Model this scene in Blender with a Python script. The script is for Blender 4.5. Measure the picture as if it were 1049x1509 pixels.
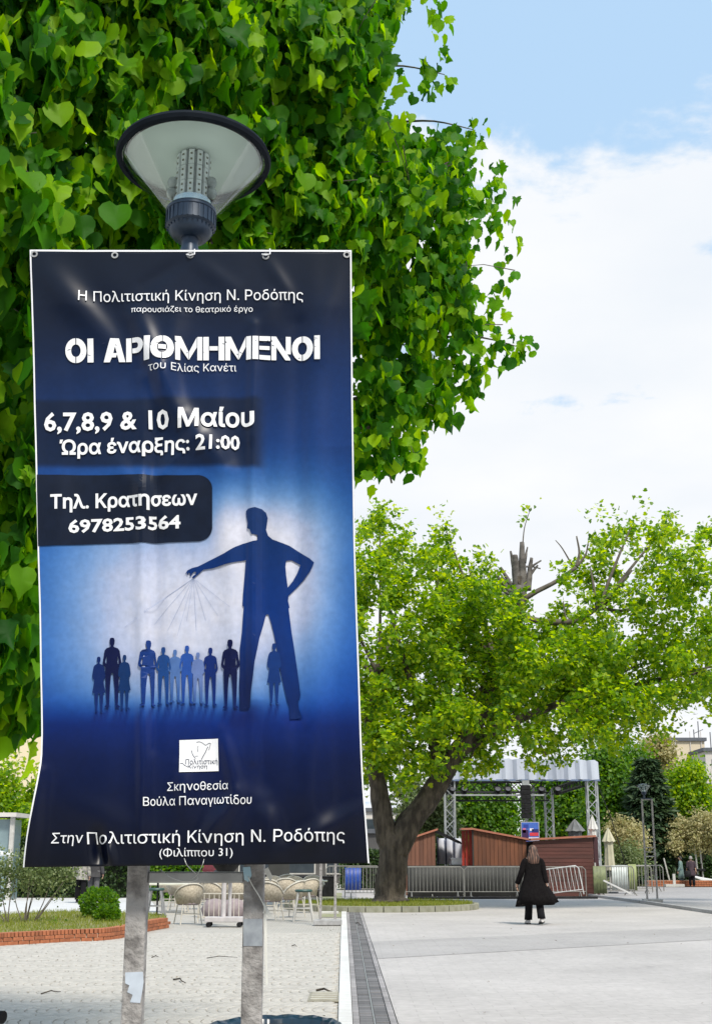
import bpy, bmesh, math, random
import numpy as np
from mathutils import Vector, Matrix, noise as mnoise
from mathutils.geometry import tessellate_polygon
R = math.radians
PI = math.pi
for o in list(bpy.data.objects):
    bpy.data.objects.remove(o)
scene = bpy.context.scene
COL = scene.collection
rng = np.random.default_rng(7)
random.seed(7)

# ---------------------------------------------------------------- camera
CAMZ, PITCH, F = 1.5, R(14.9), 1900.0          # F: focal length in photo pixels (1049 x 1509)
cam = bpy.data.objects.new('camera', bpy.data.cameras.new('camera'))
COL.objects.link(cam)
cam.location = (0, 0, CAMZ)
cam.rotation_euler = (R(90) + PITCH, 0, 0)
cam.data.sensor_fit = 'VERTICAL'
cam.data.sensor_height = 24
cam.data.lens = 24 * F / 1509
cam.data.clip_end = 3000
scene.camera = cam

# ---------------------------------------------------------------- sky, sun, exposure
SUN_EL, SUN_AZ = R(54), R(152)                  # azimuth clockwise from +Y: behind the camera, to the right
world = bpy.data.worlds.new('World')
scene.world = world
world.use_nodes = True
wn, wl = world.node_tree.nodes, world.node_tree.links
wn.clear()
def wnode(t, **k):
    n = wn.new(t)
    for a, b in k.items():
        setattr(n, a, b)
    return n
out = wnode('ShaderNodeOutputWorld'); bg = wnode('ShaderNodeBackground'); bg.inputs[1].default_value = 0.1
sky = wnode('ShaderNodeTexSky', sky_type='NISHITA', sun_disc=False)
sky.sun_elevation = SUN_EL; sky.sun_rotation = SUN_AZ; sky.altitude = 100; sky.dust_density = 2.0; sky.ozone_density = 1.2
tc = wnode('ShaderNodeTexCoord'); sep = wnode('ShaderNodeSeparateXYZ')
wl.new(tc.outputs['Generated'], sep.inputs[0])
# cloud layer: direction projected on a flat deck overhead
zz = wnode('ShaderNodeMath', operation='MAXIMUM'); wl.new(sep.outputs[2], zz.inputs[0]); zz.inputs[1].default_value = 0.0
za = wnode('ShaderNodeMath', operation='ADD'); wl.new(zz.outputs[0], za.inputs[0]); za.inputs[1].default_value = 0.18
dx = wnode('ShaderNodeMath', operation='DIVIDE'); wl.new(sep.outputs[0], dx.inputs[0]); wl.new(za.outputs[0], dx.inputs[1])
dy = wnode('ShaderNodeMath', operation='DIVIDE'); wl.new(sep.outputs[1], dy.inputs[0]); wl.new(za.outputs[0], dy.inputs[1])
cmb = wnode('ShaderNodeCombineXYZ'); wl.new(dx.outputs[0], cmb.inputs[0]); wl.new(dy.outputs[0], cmb.inputs[1])
mp = wnode('ShaderNodeMapping'); wl.new(cmb.outputs[0], mp.inputs[0])
mp.inputs['Location'].default_value = (3.1, 1.35, 0)
nz = wnode('ShaderNodeTexNoise'); nz.inputs['Scale'].default_value = 3.1; nz.inputs['Detail'].default_value = 9
nz.inputs['Roughness'].default_value = 0.58; nz.inputs['Distortion'].default_value = 0.25
wl.new(mp.outputs[0], nz.inputs['Vector'])
# cover: nearly closed low down, broken overhead
cov = wnode('ShaderNodeMapRange'); wl.new(sep.outputs[2], cov.inputs[0])
cov.inputs[1].default_value = 0.34; cov.inputs[2].default_value = 0.64; cov.inputs[3].default_value = 0.22; cov.inputs[4].default_value = -0.12
ad = wnode('ShaderNodeMath', operation='ADD'); wl.new(nz.outputs[0], ad.inputs[0]); wl.new(cov.outputs[0], ad.inputs[1])
ramp = wnode('ShaderNodeMapRange', interpolation_type='SMOOTHSTEP'); wl.new(ad.outputs[0], ramp.inputs[0])
ramp.inputs[1].default_value = 0.50; ramp.inputs[2].default_value = 0.60
veil = wnode('ShaderNodeMapRange'); wl.new(ramp.outputs[0], veil.inputs[0]); veil.inputs[3].default_value = 0.0; veil.inputs[4].default_value = 1.0
nz2 = wnode('ShaderNodeTexNoise'); nz2.inputs['Scale'].default_value = 2.4; nz2.inputs['Detail'].default_value = 6
wl.new(mp.outputs[0], nz2.inputs['Vector'])
ccol = wnode('ShaderNodeMix', data_type='RGBA'); wl.new(nz2.outputs[0], ccol.inputs[0])
ccol.inputs[6].default_value = (5.7, 6.25, 6.95, 1); ccol.inputs[7].default_value = (8.1, 7.95, 7.75, 1)
mix = wnode('ShaderNodeMix', data_type='RGBA'); wl.new(veil.outputs[0], mix.inputs[0])
haze_ = wnode('ShaderNodeMix', data_type='RGBA'); haze_.inputs[0].default_value = 0.82; wl.new(sky.outputs[0], haze_.inputs[6]); haze_.inputs[7].default_value = (4.1, 5.9, 7.9, 1)
wl.new(haze_.outputs[2], mix.inputs[6]); wl.new(ccol.outputs[2], mix.inputs[7])
wl.new(mix.outputs[2], bg.inputs[0]); wl.new(bg.outputs[0], out.inputs[0])

sun = bpy.data.objects.new('sun', bpy.data.lights.new('sun', 'SUN'))
COL.objects.link(sun)
sun.data.energy = 3.4; sun.data.angle = R(10); sun.data.color = (1, 0.93, 0.82)
sd = Vector((math.sin(SUN_AZ) * math.cos(SUN_EL), math.cos(SUN_AZ) * math.cos(SUN_EL), math.sin(SUN_EL)))
sun.rotation_euler = sd.to_track_quat('Z', 'Y').to_euler()
sun.location = (0, -20, 30)
vs = scene.view_settings
vs.view_transform = 'Standard'; vs.look = 'None'; vs.gamma = 1; vs.use_curve_mapping = False
vs.exposure = 0.45
scene.cycles.max_bounces = 8; scene.cycles.diffuse_bounces = 3; scene.cycles.transmission_bounces = 8
scene.cycles.transparent_max_bounces = 12; scene.cycles.glossy_bounces = 3
scene.cycles.caustics_reflective = False; scene.cycles.caustics_refractive = False

# ---------------------------------------------------------------- measuring help: a photo pixel at a distance Y is a point
def ray(px, py):
    x, y = (px - 524.5) / F, (754.5 - py) / F
    return Vector((x, math.cos(PITCH) - y * math.sin(PITCH), math.sin(PITCH) + y * math.cos(PITCH)))
def at(px, py, Y):
    d = ray(px, py)
    return Vector((0, 0, CAMZ)) + d * (Y / d.y)
def gnd(px, py, z=0.0):
    d = ray(px, py)
    return Vector((0, 0, CAMZ)) + d * ((z - CAMZ) / d.z)
def s2l(c):
    return tuple((v / 255 / 12.92) if v / 255 <= 0.04045 else ((v / 255 + 0.055) / 1.055) ** 2.4 for v in c)

# ---------------------------------------------------------------- materials
MATS = {}
def mat(name, col, col2=None, rough=0.7, metal=0.0, scale=6.0, bump=0.0, bscale=None, spec=0.5, coat=0.0, detail=5, rnd=0.0, lo=0.35, hi=0.65, stretch=None, bdist=0.02):
    if name in MATS:
        return MATS[name]
    m = bpy.data.materials.new(name); m.use_nodes = True
    n, l = m.node_tree.nodes, m.node_tree.links
    b = n['Principled BSDF']
    b.inputs['Roughness'].default_value = rough; b.inputs['Metallic'].default_value = metal
    b.inputs['Specular IOR Level'].default_value = spec; b.inputs['Coat Weight'].default_value = coat
    t = n.new('ShaderNodeTexCoord'); mpn = n.new('ShaderNodeMapping'); l.new(t.outputs['Object'], mpn.inputs[0])
    if stretch: mpn.inputs['Scale'].default_value = stretch
    if col2 is None:
        col2 = tuple(c * 0.82 for c in col)
    ns = n.new('ShaderNodeTexNoise'); ns.inputs['Scale'].default_value = scale; ns.inputs['Detail'].default_value = detail
    l.new(mpn.outputs[0], ns.inputs['Vector'])
    mr = n.new('ShaderNodeMapRange'); l.new(ns.outputs[0], mr.inputs[0]); mr.inputs[1].default_value = lo; mr.inputs[2].default_value = hi
    mx = n.new('ShaderNodeMix'); mx.data_type = 'RGBA'; l.new(mr.outputs[0], mx.inputs[0])
    mx.inputs[6].default_value = (*col, 1); mx.inputs[7].default_value = (*col2, 1)
    last = mx.outputs[2]
    if rnd:
        oi = n.new('ShaderNodeObjectInfo'); gi = n.new('ShaderNodeNewGeometry')
        a = n.new('ShaderNodeMath'); a.operation = 'ADD'; l.new(oi.outputs['Random'], a.inputs[0]); l.new(gi.outputs['Random Per Island'], a.inputs[1])
        fr = n.new('ShaderNodeMath'); fr.operation = 'FRACT'; l.new(a.outputs[0], fr.inputs[0])
        vr = n.new('ShaderNodeMapRange'); l.new(fr.outputs[0], vr.inputs[0]); vr.inputs[3].default_value = 1 - rnd; vr.inputs[4].default_value = 1 + rnd * 0.6
        hs = n.new('ShaderNodeHueSaturation'); l.new(last, hs.inputs['Color']); l.new(vr.outputs[0], hs.inputs['Value'])
        last = hs.outputs[0]
    l.new(last, b.inputs['Base Color'])
    if bump:
        nb = n.new('ShaderNodeTexNoise'); nb.inputs['Scale'].default_value = bscale or scale * 4; nb.inputs['Detail'].default_value = 6
        l.new(mpn.outputs[0], nb.inputs['Vector'])
        bp = n.new('ShaderNodeBump'); bp.inputs['Strength'].default_value = bump; bp.inputs['Distance'].default_value = bdist
        l.new(nb.outputs[0], bp.inputs['Height']); l.new(bp.outputs[0], b.inputs['Normal'])
    MATS[name] = m
    return m
def leafmat(name, c1, c2, c3, trans=0.4, rough=0.45, spec=0.4):
    m = bpy.data.materials.new(name); m.use_nodes = True
    n, l = m.node_tree.nodes, m.node_tree.links
    b = n['Principled BSDF']; o = n['Material Output']
    oi = n.new('ShaderNodeObjectInfo'); gi = n.new('ShaderNodeNewGeometry')
    a = n.new('ShaderNodeMath'); a.operation = 'ADD'; l.new(oi.outputs['Random'], a.inputs[0]); l.new(gi.outputs['Random Per Island'], a.inputs[1])
    fr = n.new('ShaderNodeMath'); fr.operation = 'FRACT'; l.new(a.outputs[0], fr.inputs[0])
    cr = n.new('ShaderNodeValToRGB'); l.new(fr.outputs[0], cr.inputs[0])
    cr.color_ramp.elements[0].color = (*c1, 1); cr.color_ramp.elements[1].color = (*c3, 1)
    e = cr.color_ramp.elements.new(0.5); e.color = (*c2, 1)
    l.new(cr.outputs[0], b.inputs['Base Color'])
    b.inputs['Roughness'].default_value = rough; b.inputs['Specular IOR Level'].default_value = spec
    tr = n.new('ShaderNodeBsdfTranslucent')
    hs = n.new('ShaderNodeHueSaturation'); l.new(cr.outputs[0], hs.inputs['Color'])
    hs.inputs['Hue'].default_value = 0.485; hs.inputs['Saturation'].default_value = 1.15; hs.inputs['Value'].default_value = 2.6
    l.new(hs.outputs[0], tr.inputs['Color'])
    ms = n.new('ShaderNodeMixShader'); ms.inputs[0].default_value = trans
    l.new(b.outputs[0], ms.inputs[1]); l.new(tr.outputs[0], ms.inputs[2]); l.new(ms.outputs[0], o.inputs[0])
    MATS[name] = m
    return m

# ---------------------------------------------------------------- mesh builder
class MB:
    def __init__(s): s.v = []; s.f = []
    def add(s, v, f):
        k = len(s.v); s.v += [tuple(p) for p in v]; s.f += [tuple(i + k for i in q) for q in f]; return s
    def box(s, c, d, rz=0.0, rx=0.0, ry=0.0):
        M = Matrix.Translation(Vector(c)) @ Matrix.Rotation(rz, 4, 'Z') @ Matrix.Rotation(ry, 4, 'Y') @ Matrix.Rotation(rx, 4, 'X')
        v = [M @ Vector((x * d[0] / 2, y * d[1] / 2, z * d[2] / 2)) for x in (-1, 1) for y in (-1, 1) for z in (-1, 1)]
        return s.add(v, [(0, 1, 3, 2), (4, 6, 7, 5), (0, 4, 5, 1), (2, 3, 7, 6), (0, 2, 6, 4), (1, 5, 7, 3)])
    def bar(s, a, b, w, h=None):
        a, b = Vector(a), Vector(b); h = h or w; d = b - a; L = d.length
        q = d.to_track_quat('Z', 'Y').to_matrix().to_4x4(); M = Matrix.Translation((a + b) / 2) @ q
        v = [M @ Vector((x * w / 2, y * h / 2, z * L / 2)) for x in (-1, 1) for y in (-1, 1) for z in (-1, 1)]
        return s.add(v, [(0, 1, 3, 2), (4, 6, 7, 5), (0, 4, 5, 1), (2, 3, 7, 6), (0, 2, 6, 4), (1, 5, 7, 3)])
    def tube(s, pts, rad, n=8, cap=True, wob=0.0):
        pts = [Vector(p) for p in pts]
        if not hasattr(rad, '__len__'): rad = [rad] * len(pts)
        rings = []; up = Vector((0, 0, 1))
        for i, p in enumerate(pts):
            d = (pts[min(i + 1, len(pts) - 1)] - pts[max(i - 1, 0)]).normalized()
            if i == 0:
                x = d.cross(up if abs(d.z) < 0.95 else Vector((1, 0, 0))).normalized()
            else:
                x = (x - d * x.dot(d)).normalized()
            y = d.cross(x)
            rings.append([p + (x * math.cos(2 * PI * k / n) + y * math.sin(2 * PI * k / n)) * rad[i] * (1 + (wob * mnoise.noise(Vector((k * 0.9, i * 0.37, p.x))) if wob else 0)) for k in range(n)])
        v = [q for r in rings for q in r]
        f = [(i * n + k, i * n + (k + 1) % n, (i + 1) * n + (k + 1) % n, (i + 1) * n + k) for i in range(len(pts) - 1) for k in range(n)]
        if cap:
            f.append(tuple(range(n - 1, -1, -1))); f.append(tuple((len(pts) - 1) * n + k for k in range(n)))
        return s.add(v, f)
    def lathe(s, prof, n=24, c=(0, 0, 0), closed=False, M=None):
        v = []
        for r, z in prof:
            for k in range(n):
                p = Vector((r * math.cos(2 * PI * k / n), r * math.sin(2 * PI * k / n), z))
                if M: p = M @ p
                v.append(p + Vector(c))
        f = [(i * n + k, i * n + (k + 1) % n, (i + 1) * n + (k + 1) % n, (i + 1) * n + k) for i in range(len(prof) - 1) for k in range(n)]
        if closed:
            m = len(prof) - 1
            f += [(m * n + k, m * n + (k + 1) % n, (k + 1) % n, k) for k in range(n)]
        else:
            if prof[0][0] > 1e-4: f.append(tuple(range(n - 1, -1, -1)))
            if prof[-1][0] > 1e-4: f.append(tuple((len(prof) - 1) * n + k for k in range(n)))
        return s.add(v, f)
    def loft(s, rings, cap=True):
        n = len(rings[0]); v = [q for r in rings for q in r]
        f = [(i * n + k, i * n + (k + 1) % n, (i + 1) * n + (k + 1) % n, (i + 1) * n + k) for i in range(len(rings) - 1) for k in range(n)]
        if cap:
            f.append(tuple(range(n - 1, -1, -1))); f.append(tuple((len(rings) - 1) * n + k for k in range(n)))
        return s.add(v, f)
    def prism(s, poly, y0, y1):       # poly in (x, z), extruded along y
        n = len(poly)
        v = [(x, y0, z) for x, z in poly] + [(x, y1, z) for x, z in poly]
        f = [tuple(range(n)), tuple(range(2 * n - 1, n - 1, -1))] + [(k, k + n, (k + 1) % n + n, (k + 1) % n) for k in range(n)]
        return s.add(v, f)
    def build(s, name, m, parent=None, smooth=False, bevel=0.0, loc=None):
        me = bpy.data.meshes.new(name); me.from_pydata(s.v, [], s.f)
        bm = bmesh.new(); bm.from_mesh(me); bmesh.ops.recalc_face_normals(bm, faces=bm.faces)
        if bevel: bmesh.ops.bevel(bm, geom=bm.edges[:], offset=bevel, segments=2, affect='EDGES', profile=0.6)
        bm.to_mesh(me); bm.free()
        if smooth:
            me.shade_smooth()
            if smooth != 'all': me.set_sharp_from_angle(angle=R(40))
        me.materials.append(m)
        o = bpy.data.objects.new(name, me); COL.objects.link(o); o.parent = parent
        if loc is not None: o.location = loc
        return o
def tag(o, label=None, cat=None, group=None, kind=None):
    if label: o['label'] = label
    if cat: o['category'] = cat
    if group: o['group'] = group
    if kind: o['kind'] = kind
    return o
def thing(name, label, cat, loc=(0, 0, 0), rz=0.0, group=None):
    o = bpy.data.objects.new(name, None); COL.objects.link(o); o.empty_display_size = 0.2
    o.location = loc; o.rotation_euler = (0, 0, rz)
    return tag(o, label, cat, group)
def copy_tree(o, parent=None):
    c = o.copy(); COL.objects.link(c); c.parent = parent
    for ch in [x for x in COL.objects if x.parent == o]:
        copy_tree(ch, c)
    return c
def dup(root, label, loc, rz=None, sc=None):
    c = copy_tree(root); c['label'] = label; c.location = loc
    if rz is not None: c.rotation_euler = (0, 0, rz)
    if sc: c.scale = (sc, sc, sc)
    return c
def fastmesh(name, V, T, m, parent=None, smooth=False):
    me = bpy.data.meshes.new(name)
    me.vertices.add(len(V)); me.vertices.foreach_set('co', np.ascontiguousarray(V, dtype=np.float32).ravel())
    k = T.shape[1]
    me.loops.add(T.size); me.loops.foreach_set('vertex_index', T.astype(np.int32).ravel())
    me.polygons.add(len(T)); me.polygons.foreach_set('loop_start', np.arange(0, T.size, k, dtype=np.int32))
    me.update(calc_edges=True); me.validate()
    if smooth: me.shade_smooth()
    me.materials.append(m)
    o = bpy.data.objects.new(name, me); COL.objects.link(o); o.parent = parent
    return o

# ---------------------------------------------------------------- foliage
def outline_leaf(half, zf=0.18, droop=0.25):
    pts = half + [(-x, y) for x, y in reversed(half[1:-1])]
    v = [(0, 0.45, 0.0)] + [(x, y, zf * abs(x) - droop * max(0, y - 0.45) ** 2 + 0.05 * math.sin(9 * x + 7 * y)) for x, y in pts]
    n = len(pts)
    return np.array(v, float), np.array([(0, 1 + k, 1 + (k + 1) % n) for k in range(n)])
LEAF_BIG = outline_leaf([(0, 0.02), (0.2, -0.07), (0.41, 0.03), (0.52, 0.24), (0.50, 0.43), (0.42, 0.56), (0.40, 0.70), (0.24, 0.80), (0.11, 0.94), (0, 1.12)], 0.42, 0.5)
LEAF_LOB = outline_leaf([(0, 0.0), (0.24, -0.10), (0.55, 0.02), (0.46, 0.20), (0.62, 0.42), (0.40, 0.50), (0.36, 0.72), (0.16, 0.78), (0.0, 1.15)], 0.5, 0.7)
LEAF_ROU = outline_leaf([(0, 0.04), (0.20, -0.05), (0.44, 0.05), (0.56, 0.32), (0.50, 0.60), (0.30, 0.82), (0.10, 0.93), (0.0, 1.02)], 0.30, 0.3)
LEAF_MID = outline_leaf([(0, 0), (0.32, 0.02), (0.55, 0.3), (0.3, 0.45), (0.32, 0.72), (0, 1.0)], 0.25, 0.3)
LEAF_SML = (np.array([(0, 0, 0), (0.42, 0.4, 0.08), (0, 1, -0.08), (-0.42, 0.4, 0.08)], float), np.array([(0, 1, 2), (0, 2, 3)]))
def nrm(a): return a / np.maximum(np.linalg.norm(a, axis=1, keepdims=True), 1e-9)
def cloud(blobs, n, per, spread, r=rng, shell=0.55, weights=None):
    c = np.array([b[0] for b in blobs], float); q = np.array([b[1] for b in blobs], float)
    w = (q[:, 0] * q[:, 1] * q[:, 2]) ** 0.8 if weights is None else np.array(weights); w = w / w.sum()
    nc = max(1, n // per); k = r.choice(len(blobs), nc, p=w)
    d = nrm(r.normal(size=(nc, 3))); rr = r.random(nc) ** shell
    cc = c[k] + d * q[k] * rr[:, None]
    P = np.repeat(cc, per, axis=0) + r.normal(size=(nc * per, 3)) * spread
    D = np.repeat(d, per, axis=0)
    return P, D
def frames(P, D, droop=0.8, outw=0.5, jit=0.5, upn=0.5, r=rng):
    n = len(P)
    t = nrm(np.array([0, 0, -1.0]) * droop + D * outw + r.normal(size=(n, 3)) * jit)
    nn = D * 0.7 + np.array([0, 0, 1.0]) * upn + r.normal(size=(n, 3)) * jit
    nn = nrm(nn - t * (nn * t).sum(1, keepdims=True))
    return t, nn
def leaves(name, P, t, nn, size, tmpl, m, parent=None):
    v, f = tmpl; x = np.cross(t, nn)
    V = P[:, None, :] + size[:, None, None] * (v[None, :, 0:1] * x[:, None, :] + v[None, :, 1:2] * t[:, None, :] + v[None, :, 2:3] * nn[:, None, :])
    k = len(v)
    T = (f[None] + (np.arange(len(P)) * k)[:, None, None]).reshape(-1, 3)
    return fastmesh(name, V.reshape(-1, 3), T, m, parent)
def blob(px, py, r, Y, dy=1.0):
    c = at(px, py, Y); s = (c - Vector((0, 0, CAMZ))).length / math.hypot(F, math.hypot(px - 524.5, py - 754.5))
    return (tuple(c), (r * s, r * s * dy, r * s))

# ================================================================ ground and paving
def poly_sheet(name, pts, z, m, kind='structure'):
    me = bpy.data.meshes.new(name); me.from_pydata([(p[0], p[1], z) for p in pts], [], [tuple(range(len(pts)))]); me.materials.append(m)
    o = bpy.data.objects.new(name, me); COL.objects.link(o)
    if kind: o['kind'] = kind
    return o
def paving_mat(name, c1, c2, mortar, sx, sy, ms, bumpd=0.004, stain=0.12):
    m = bpy.data.materials.new(name); m.use_nodes = True
    n, l = m.node_tree.nodes, m.node_tree.links; b = n['Principled BSDF']; b.inputs['Roughness'].default_value = 0.75
    t = n.new('ShaderNodeTexCoord'); br = n.new('ShaderNodeTexBrick'); l.new(t.outputs['Object'], br.inputs['Vector'])
    br.inputs['Color1'].default_value = (*c1, 1); br.inputs['Color2'].default_value = (*c2, 1); br.inputs['Mortar'].default_value = (*mortar, 1)
    br.inputs['Scale'].default_value = 1; br.inputs['Brick Width'].default_value = sx; br.inputs['Row Height'].default_value = sy
    br.inputs['Mortar Size'].default_value = ms; br.inputs['Mortar Smooth'].default_value = 0.3
    ns = n.new('ShaderNodeTexNoise'); ns.inputs['Scale'].default_value = 0.35; ns.inputs['Detail'].default_value = 8; ns.inputs['Roughness'].default_value = 0.65
    l.new(t.outputs['Object'], ns.inputs['Vector'])
    n3 = n.new('ShaderNodeTexNoise'); n3.inputs['Scale'].default_value = 9; n3.inputs['Detail'].default_value = 8
    l.new(t.outputs['Object'], n3.inputs['Vector'])
    mr = n.new('ShaderNodeMapRange'); l.new(ns.outputs[0], mr.inputs[0]); mr.inputs[1].default_value = 0.3; mr.inputs[2].default_value = 0.7
    mr.inputs[3].default_value = 1 - stain; mr.inputs[4].default_value = 1 + stain * 0.4
    m3 = n.new('ShaderNodeMapRange'); l.new(n3.outputs[0], m3.inputs[0]); m3.inputs[1].default_value = 0.25; m3.inputs[2].default_value = 0.75
    m3.inputs[3].default_value = 1 - stain * 0.7; m3.inputs[4].default_value = 1 + stain * 0.4
    mu = n.new('ShaderNodeMath'); mu.operation = 'MULTIPLY'; l.new(mr.outputs[0], mu.inputs[0]); l.new(m3.outputs[0], mu.inputs[1])
    n4 = n.new('ShaderNodeTexNoise'); n4.inputs['Scale'].default_value = 2.6; n4.inputs['Detail'].default_value = 3; l.new(t.outputs['Object'], n4.inputs['Vector'])
    m4 = n.new('ShaderNodeMapRange'); l.new(n4.outputs[0], m4.inputs[0]); m4.inputs[1].default_value = 0.66; m4.inputs[2].default_value = 0.72; m4.inputs[3].default_value = 1.0; m4.inputs[4].default_value = 0.86
    mu2 = n.new('ShaderNodeMath'); mu2.operation = 'MULTIPLY'; l.new(mu.outputs[0], mu2.inputs[0]); l.new(m4.outputs[0], mu2.inputs[1]); mu = mu2
    hs = n.new('ShaderNodeHueSaturation'); l.new(br.outputs[0], hs.inputs['Color']); l.new(mu.outputs[0], hs.inputs['Value'])
    l.new(hs.outputs[0], b.inputs['Base Color'])
    bp = n.new('ShaderNodeBump'); bp.inputs['Strength'].default_value = 0.5; bp.inputs['Distance'].default_value = bumpd; bp.invert = True
    l.new(br.outputs['Fac'], bp.inputs['Height']); l.new(bp.outputs[0], b.inputs['Normal'])
    MATS[name] = m
    return m
m_right = paving_mat('pale concrete paving', (0.455, 0.428, 0.412), (0.435, 0.408, 0.392), (0.39, 0.365, 0.35), 0.4, 0.2, 0.006, stain=0.20)
m_band = paving_mat('grey paving band', (0.375, 0.355, 0.345), (0.358, 0.338, 0.328), (0.30, 0.285, 0.275), 0.4, 0.2, 0.006, stain=0.18)
m_side = paving_mat('grey side paving', (0.36, 0.345, 0.34), (0.34, 0.325, 0.32), (0.26, 0.25, 0.25), 0.4, 0.2, 0.01, stain=0.15)
m_left = paving_mat('cream stone setts', (0.445, 0.42, 0.38), (0.41, 0.388, 0.35), (0.31, 0.29, 0.255), 0.12, 0.105, 0.008, stain=0.14)
m_joint = mat('sandy joints', (0.36, 0.34, 0.30), (0.44, 0.42, 0.38), rough=0.95, scale=12)
m_far = mat('dusty far ground', (0.34, 0.33, 0.30), (0.27, 0.28, 0.22), rough=0.95, scale=0.05)

SL = -0.0095
def strip_x(x, y): return x + SL * (y - 12.7)
poly_sheet('ground', [(-700, -60), (700, -60), (700, 1500), (-700, 1500)], -0.020, m_far)
# left plaza: its far part is one textured sheet, its near part real setts
lp = poly_sheet('cobbled_plaza', [(-60, -20), (strip_x(-0.17, -20), -20), (strip_x(-0.17, 95), 95), (-60, 95)], -0.012, m_joint)
poly_sheet('far_setts', [(-60, 27.0), (strip_x(-0.17, 27), 27.0), (strip_x(-0.17, 95), 95), (-60, 95)], -0.001, m_left)
rp = poly_sheet('pale_plaza', [(strip_x(0.39, -20), -20), (10.6, -20), (9.72, 30), (9.36, 36), (9.15, 43), (8.75, 49.6), (8.0, 95), (strip_x(0.39, 95), 95)], 0.000, m_right)
bd = [gnd(556, 1388), gnd(1049, 1366), gnd(1049, 1385), gnd(561, 1413)]
e = (bd[1] - bd[0]); e2 = (bd[2] - bd[3])
poly_sheet('paving_band', [(strip_x(0.392, bd[0].y), bd[0].y), tuple((bd[0] + e * 1.18))[:2], tuple((bd[3] + e2 * 1.48))[:2], (strip_x(0.392, bd[3].y), bd[3].y)], 0.004, m_band)
poly_sheet('side_paving', [(10.75, -20), (60, -20), (60, 64), (8.5, 64), (8.9, 49.6), (9.30, 43), (9.51, 36), (9.87, 30)], 0.02, m_side)
# ---- kerb of the side paving, stone by stone
kerb = thing('kerb_line', None, None); kerb['kind'] = 'structure'
m_kerb = mat('grey kerb stone', (0.30, 0.30, 0.31), (0.36, 0.36, 0.36), rough=0.8, scale=9, rnd=0.12)
kp = [(10.05, 24.0), (9.72, 30), (9.36, 36), (9.15, 43), (8.75, 49.6), (8.55, 56)]
def along(path, step):
    out_ = []; path = [Vector((p[0], p[1])) for p in path]; carry = 0.0
    for a, b in zip(path, path[1:]):
        L = (b - a).length; t = carry
        while t < L:
            out_.append((a + (b - a) * (t / L), math.atan2((b - a).y, (b - a).x))); t += step
        carry = t - L
    return out_
km = MB().box((0, 0, 0.035), (0.975, 0.15, 0.11))
k0 = None
for p, a in along(kp, 1.0):
    if k0 is None:
        k0 = km.build('kerb_stone', m_kerb, kerb, bevel=0.012); o = k0
    else:
        o = k0.copy(); COL.objects.link(o)
    o.location = (p.x + 0.075, p.y, 0); o.rotation_euler = (0, 0, a)

# ---- setts laid in segmental arches
m_sett = mat('cream sett stone', (0.45, 0.425, 0.385), (0.385, 0.362, 0.325), rough=0.85, scale=5, rnd=0.10, bump=0.25, bscale=60)
setts = []
RR = 0.62; CW = 0.90
for ci in range(0, 18):
    cy = 12.0 + ci * CW
    for r_ in range(0, 100):
        x0 = -9.5 + r_ * 0.106 + (0.05 if ci % 2 else 0)
        nst = 10; ph = 0.5 if r_ % 2 else 0.0
        for k in range(nst + (1 if ph else 0)):
            th = R(-46) + R(92) * (k + 0.5 - ph) / nst
            x = x0 - RR * math.cos(th) + RR; y = cy + RR * math.sin(th)
            if x > strip_x(-0.23, y) or y < 11.6 or y > 27.0: continue
            if abs(x) > 0.29 * y + 0.5: continue
            setts.append((x + random.uniform(-.004, .004), y + random.uniform(-.004, .004), -th + random.uniform(-.05, .05)))
setts.sort(key=lambda s: s[1])
def sett_verts(seed):
    q = random.Random(seed); a, b = 0.047 + q.uniform(-.003, .003), 0.048 + q.uniform(-.003, .003); i = 0.008
    j = lambda: q.uniform(-0.003, 0.003)
    bot = [(-a, -b), (a, -b), (a, b), (-a, b)]
    v = [(x + j(), y + j(), -0.014) for x, y in bot] + [(x * 0.98, y * 0.98, -0.002) for x, y in bot] + [(x * (1 - i / a), y * (1 - i / a), 0.004 + j() * 0.5) for x, y in bot]
    f = [(8, 9, 10, 11)] + [(k, (k + 1) % 4, 4 + (k + 1) % 4, 4 + k) for k in range(4)] + [(4 + k, 4 + (k + 1) % 4, 8 + (k + 1) % 4, 8 + k) for k in range(4)]
    return v, f
protos = []
for s in range(6):
    v, f = sett_verts(s); protos.append((v, f))
pm = []
for v, f in protos:
    me = bpy.data.meshes.new('sett'); me.from_pydata(v, [], f); me.materials.append(m_sett); pm.append(me)
vis = [s for s in setts if 12.4 < s[1] and abs(s[0]) < 0.285 * s[1]]
near = vis[:300]; near_set = set(id(s) for s in near)
for i, s in enumerate(near):
    o = bpy.data.objects.new('sett', pm[i % 6]); COL.objects.link(o); o.parent = lp
    o.location = (s[0], s[1], 0.0); o.rotation_euler = (0, 0, s[2])
VV = []; FF = []
fq = np.array(protos[0][1])
cnt = 0
for i, s in enumerate(setts):
    if id(s) in near_set: continue
    v = np.array(protos[i % 6][0]); c, sn = math.cos(s[2]), math.sin(s[2])
    x = v[:, 0] * c - v[:, 1] * sn + s[0]; y = v[:, 0] * sn + v[:, 1] * c + s[1]
    VV.append(np.stack([x, y, v[:, 2]], 1)); FF.append(fq + cnt * 12); cnt += 1
o = fastmesh('sett_field', np.concatenate(VV), np.concatenate(FF), m_sett, lp); o['kind'] = 'stuff'

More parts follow.
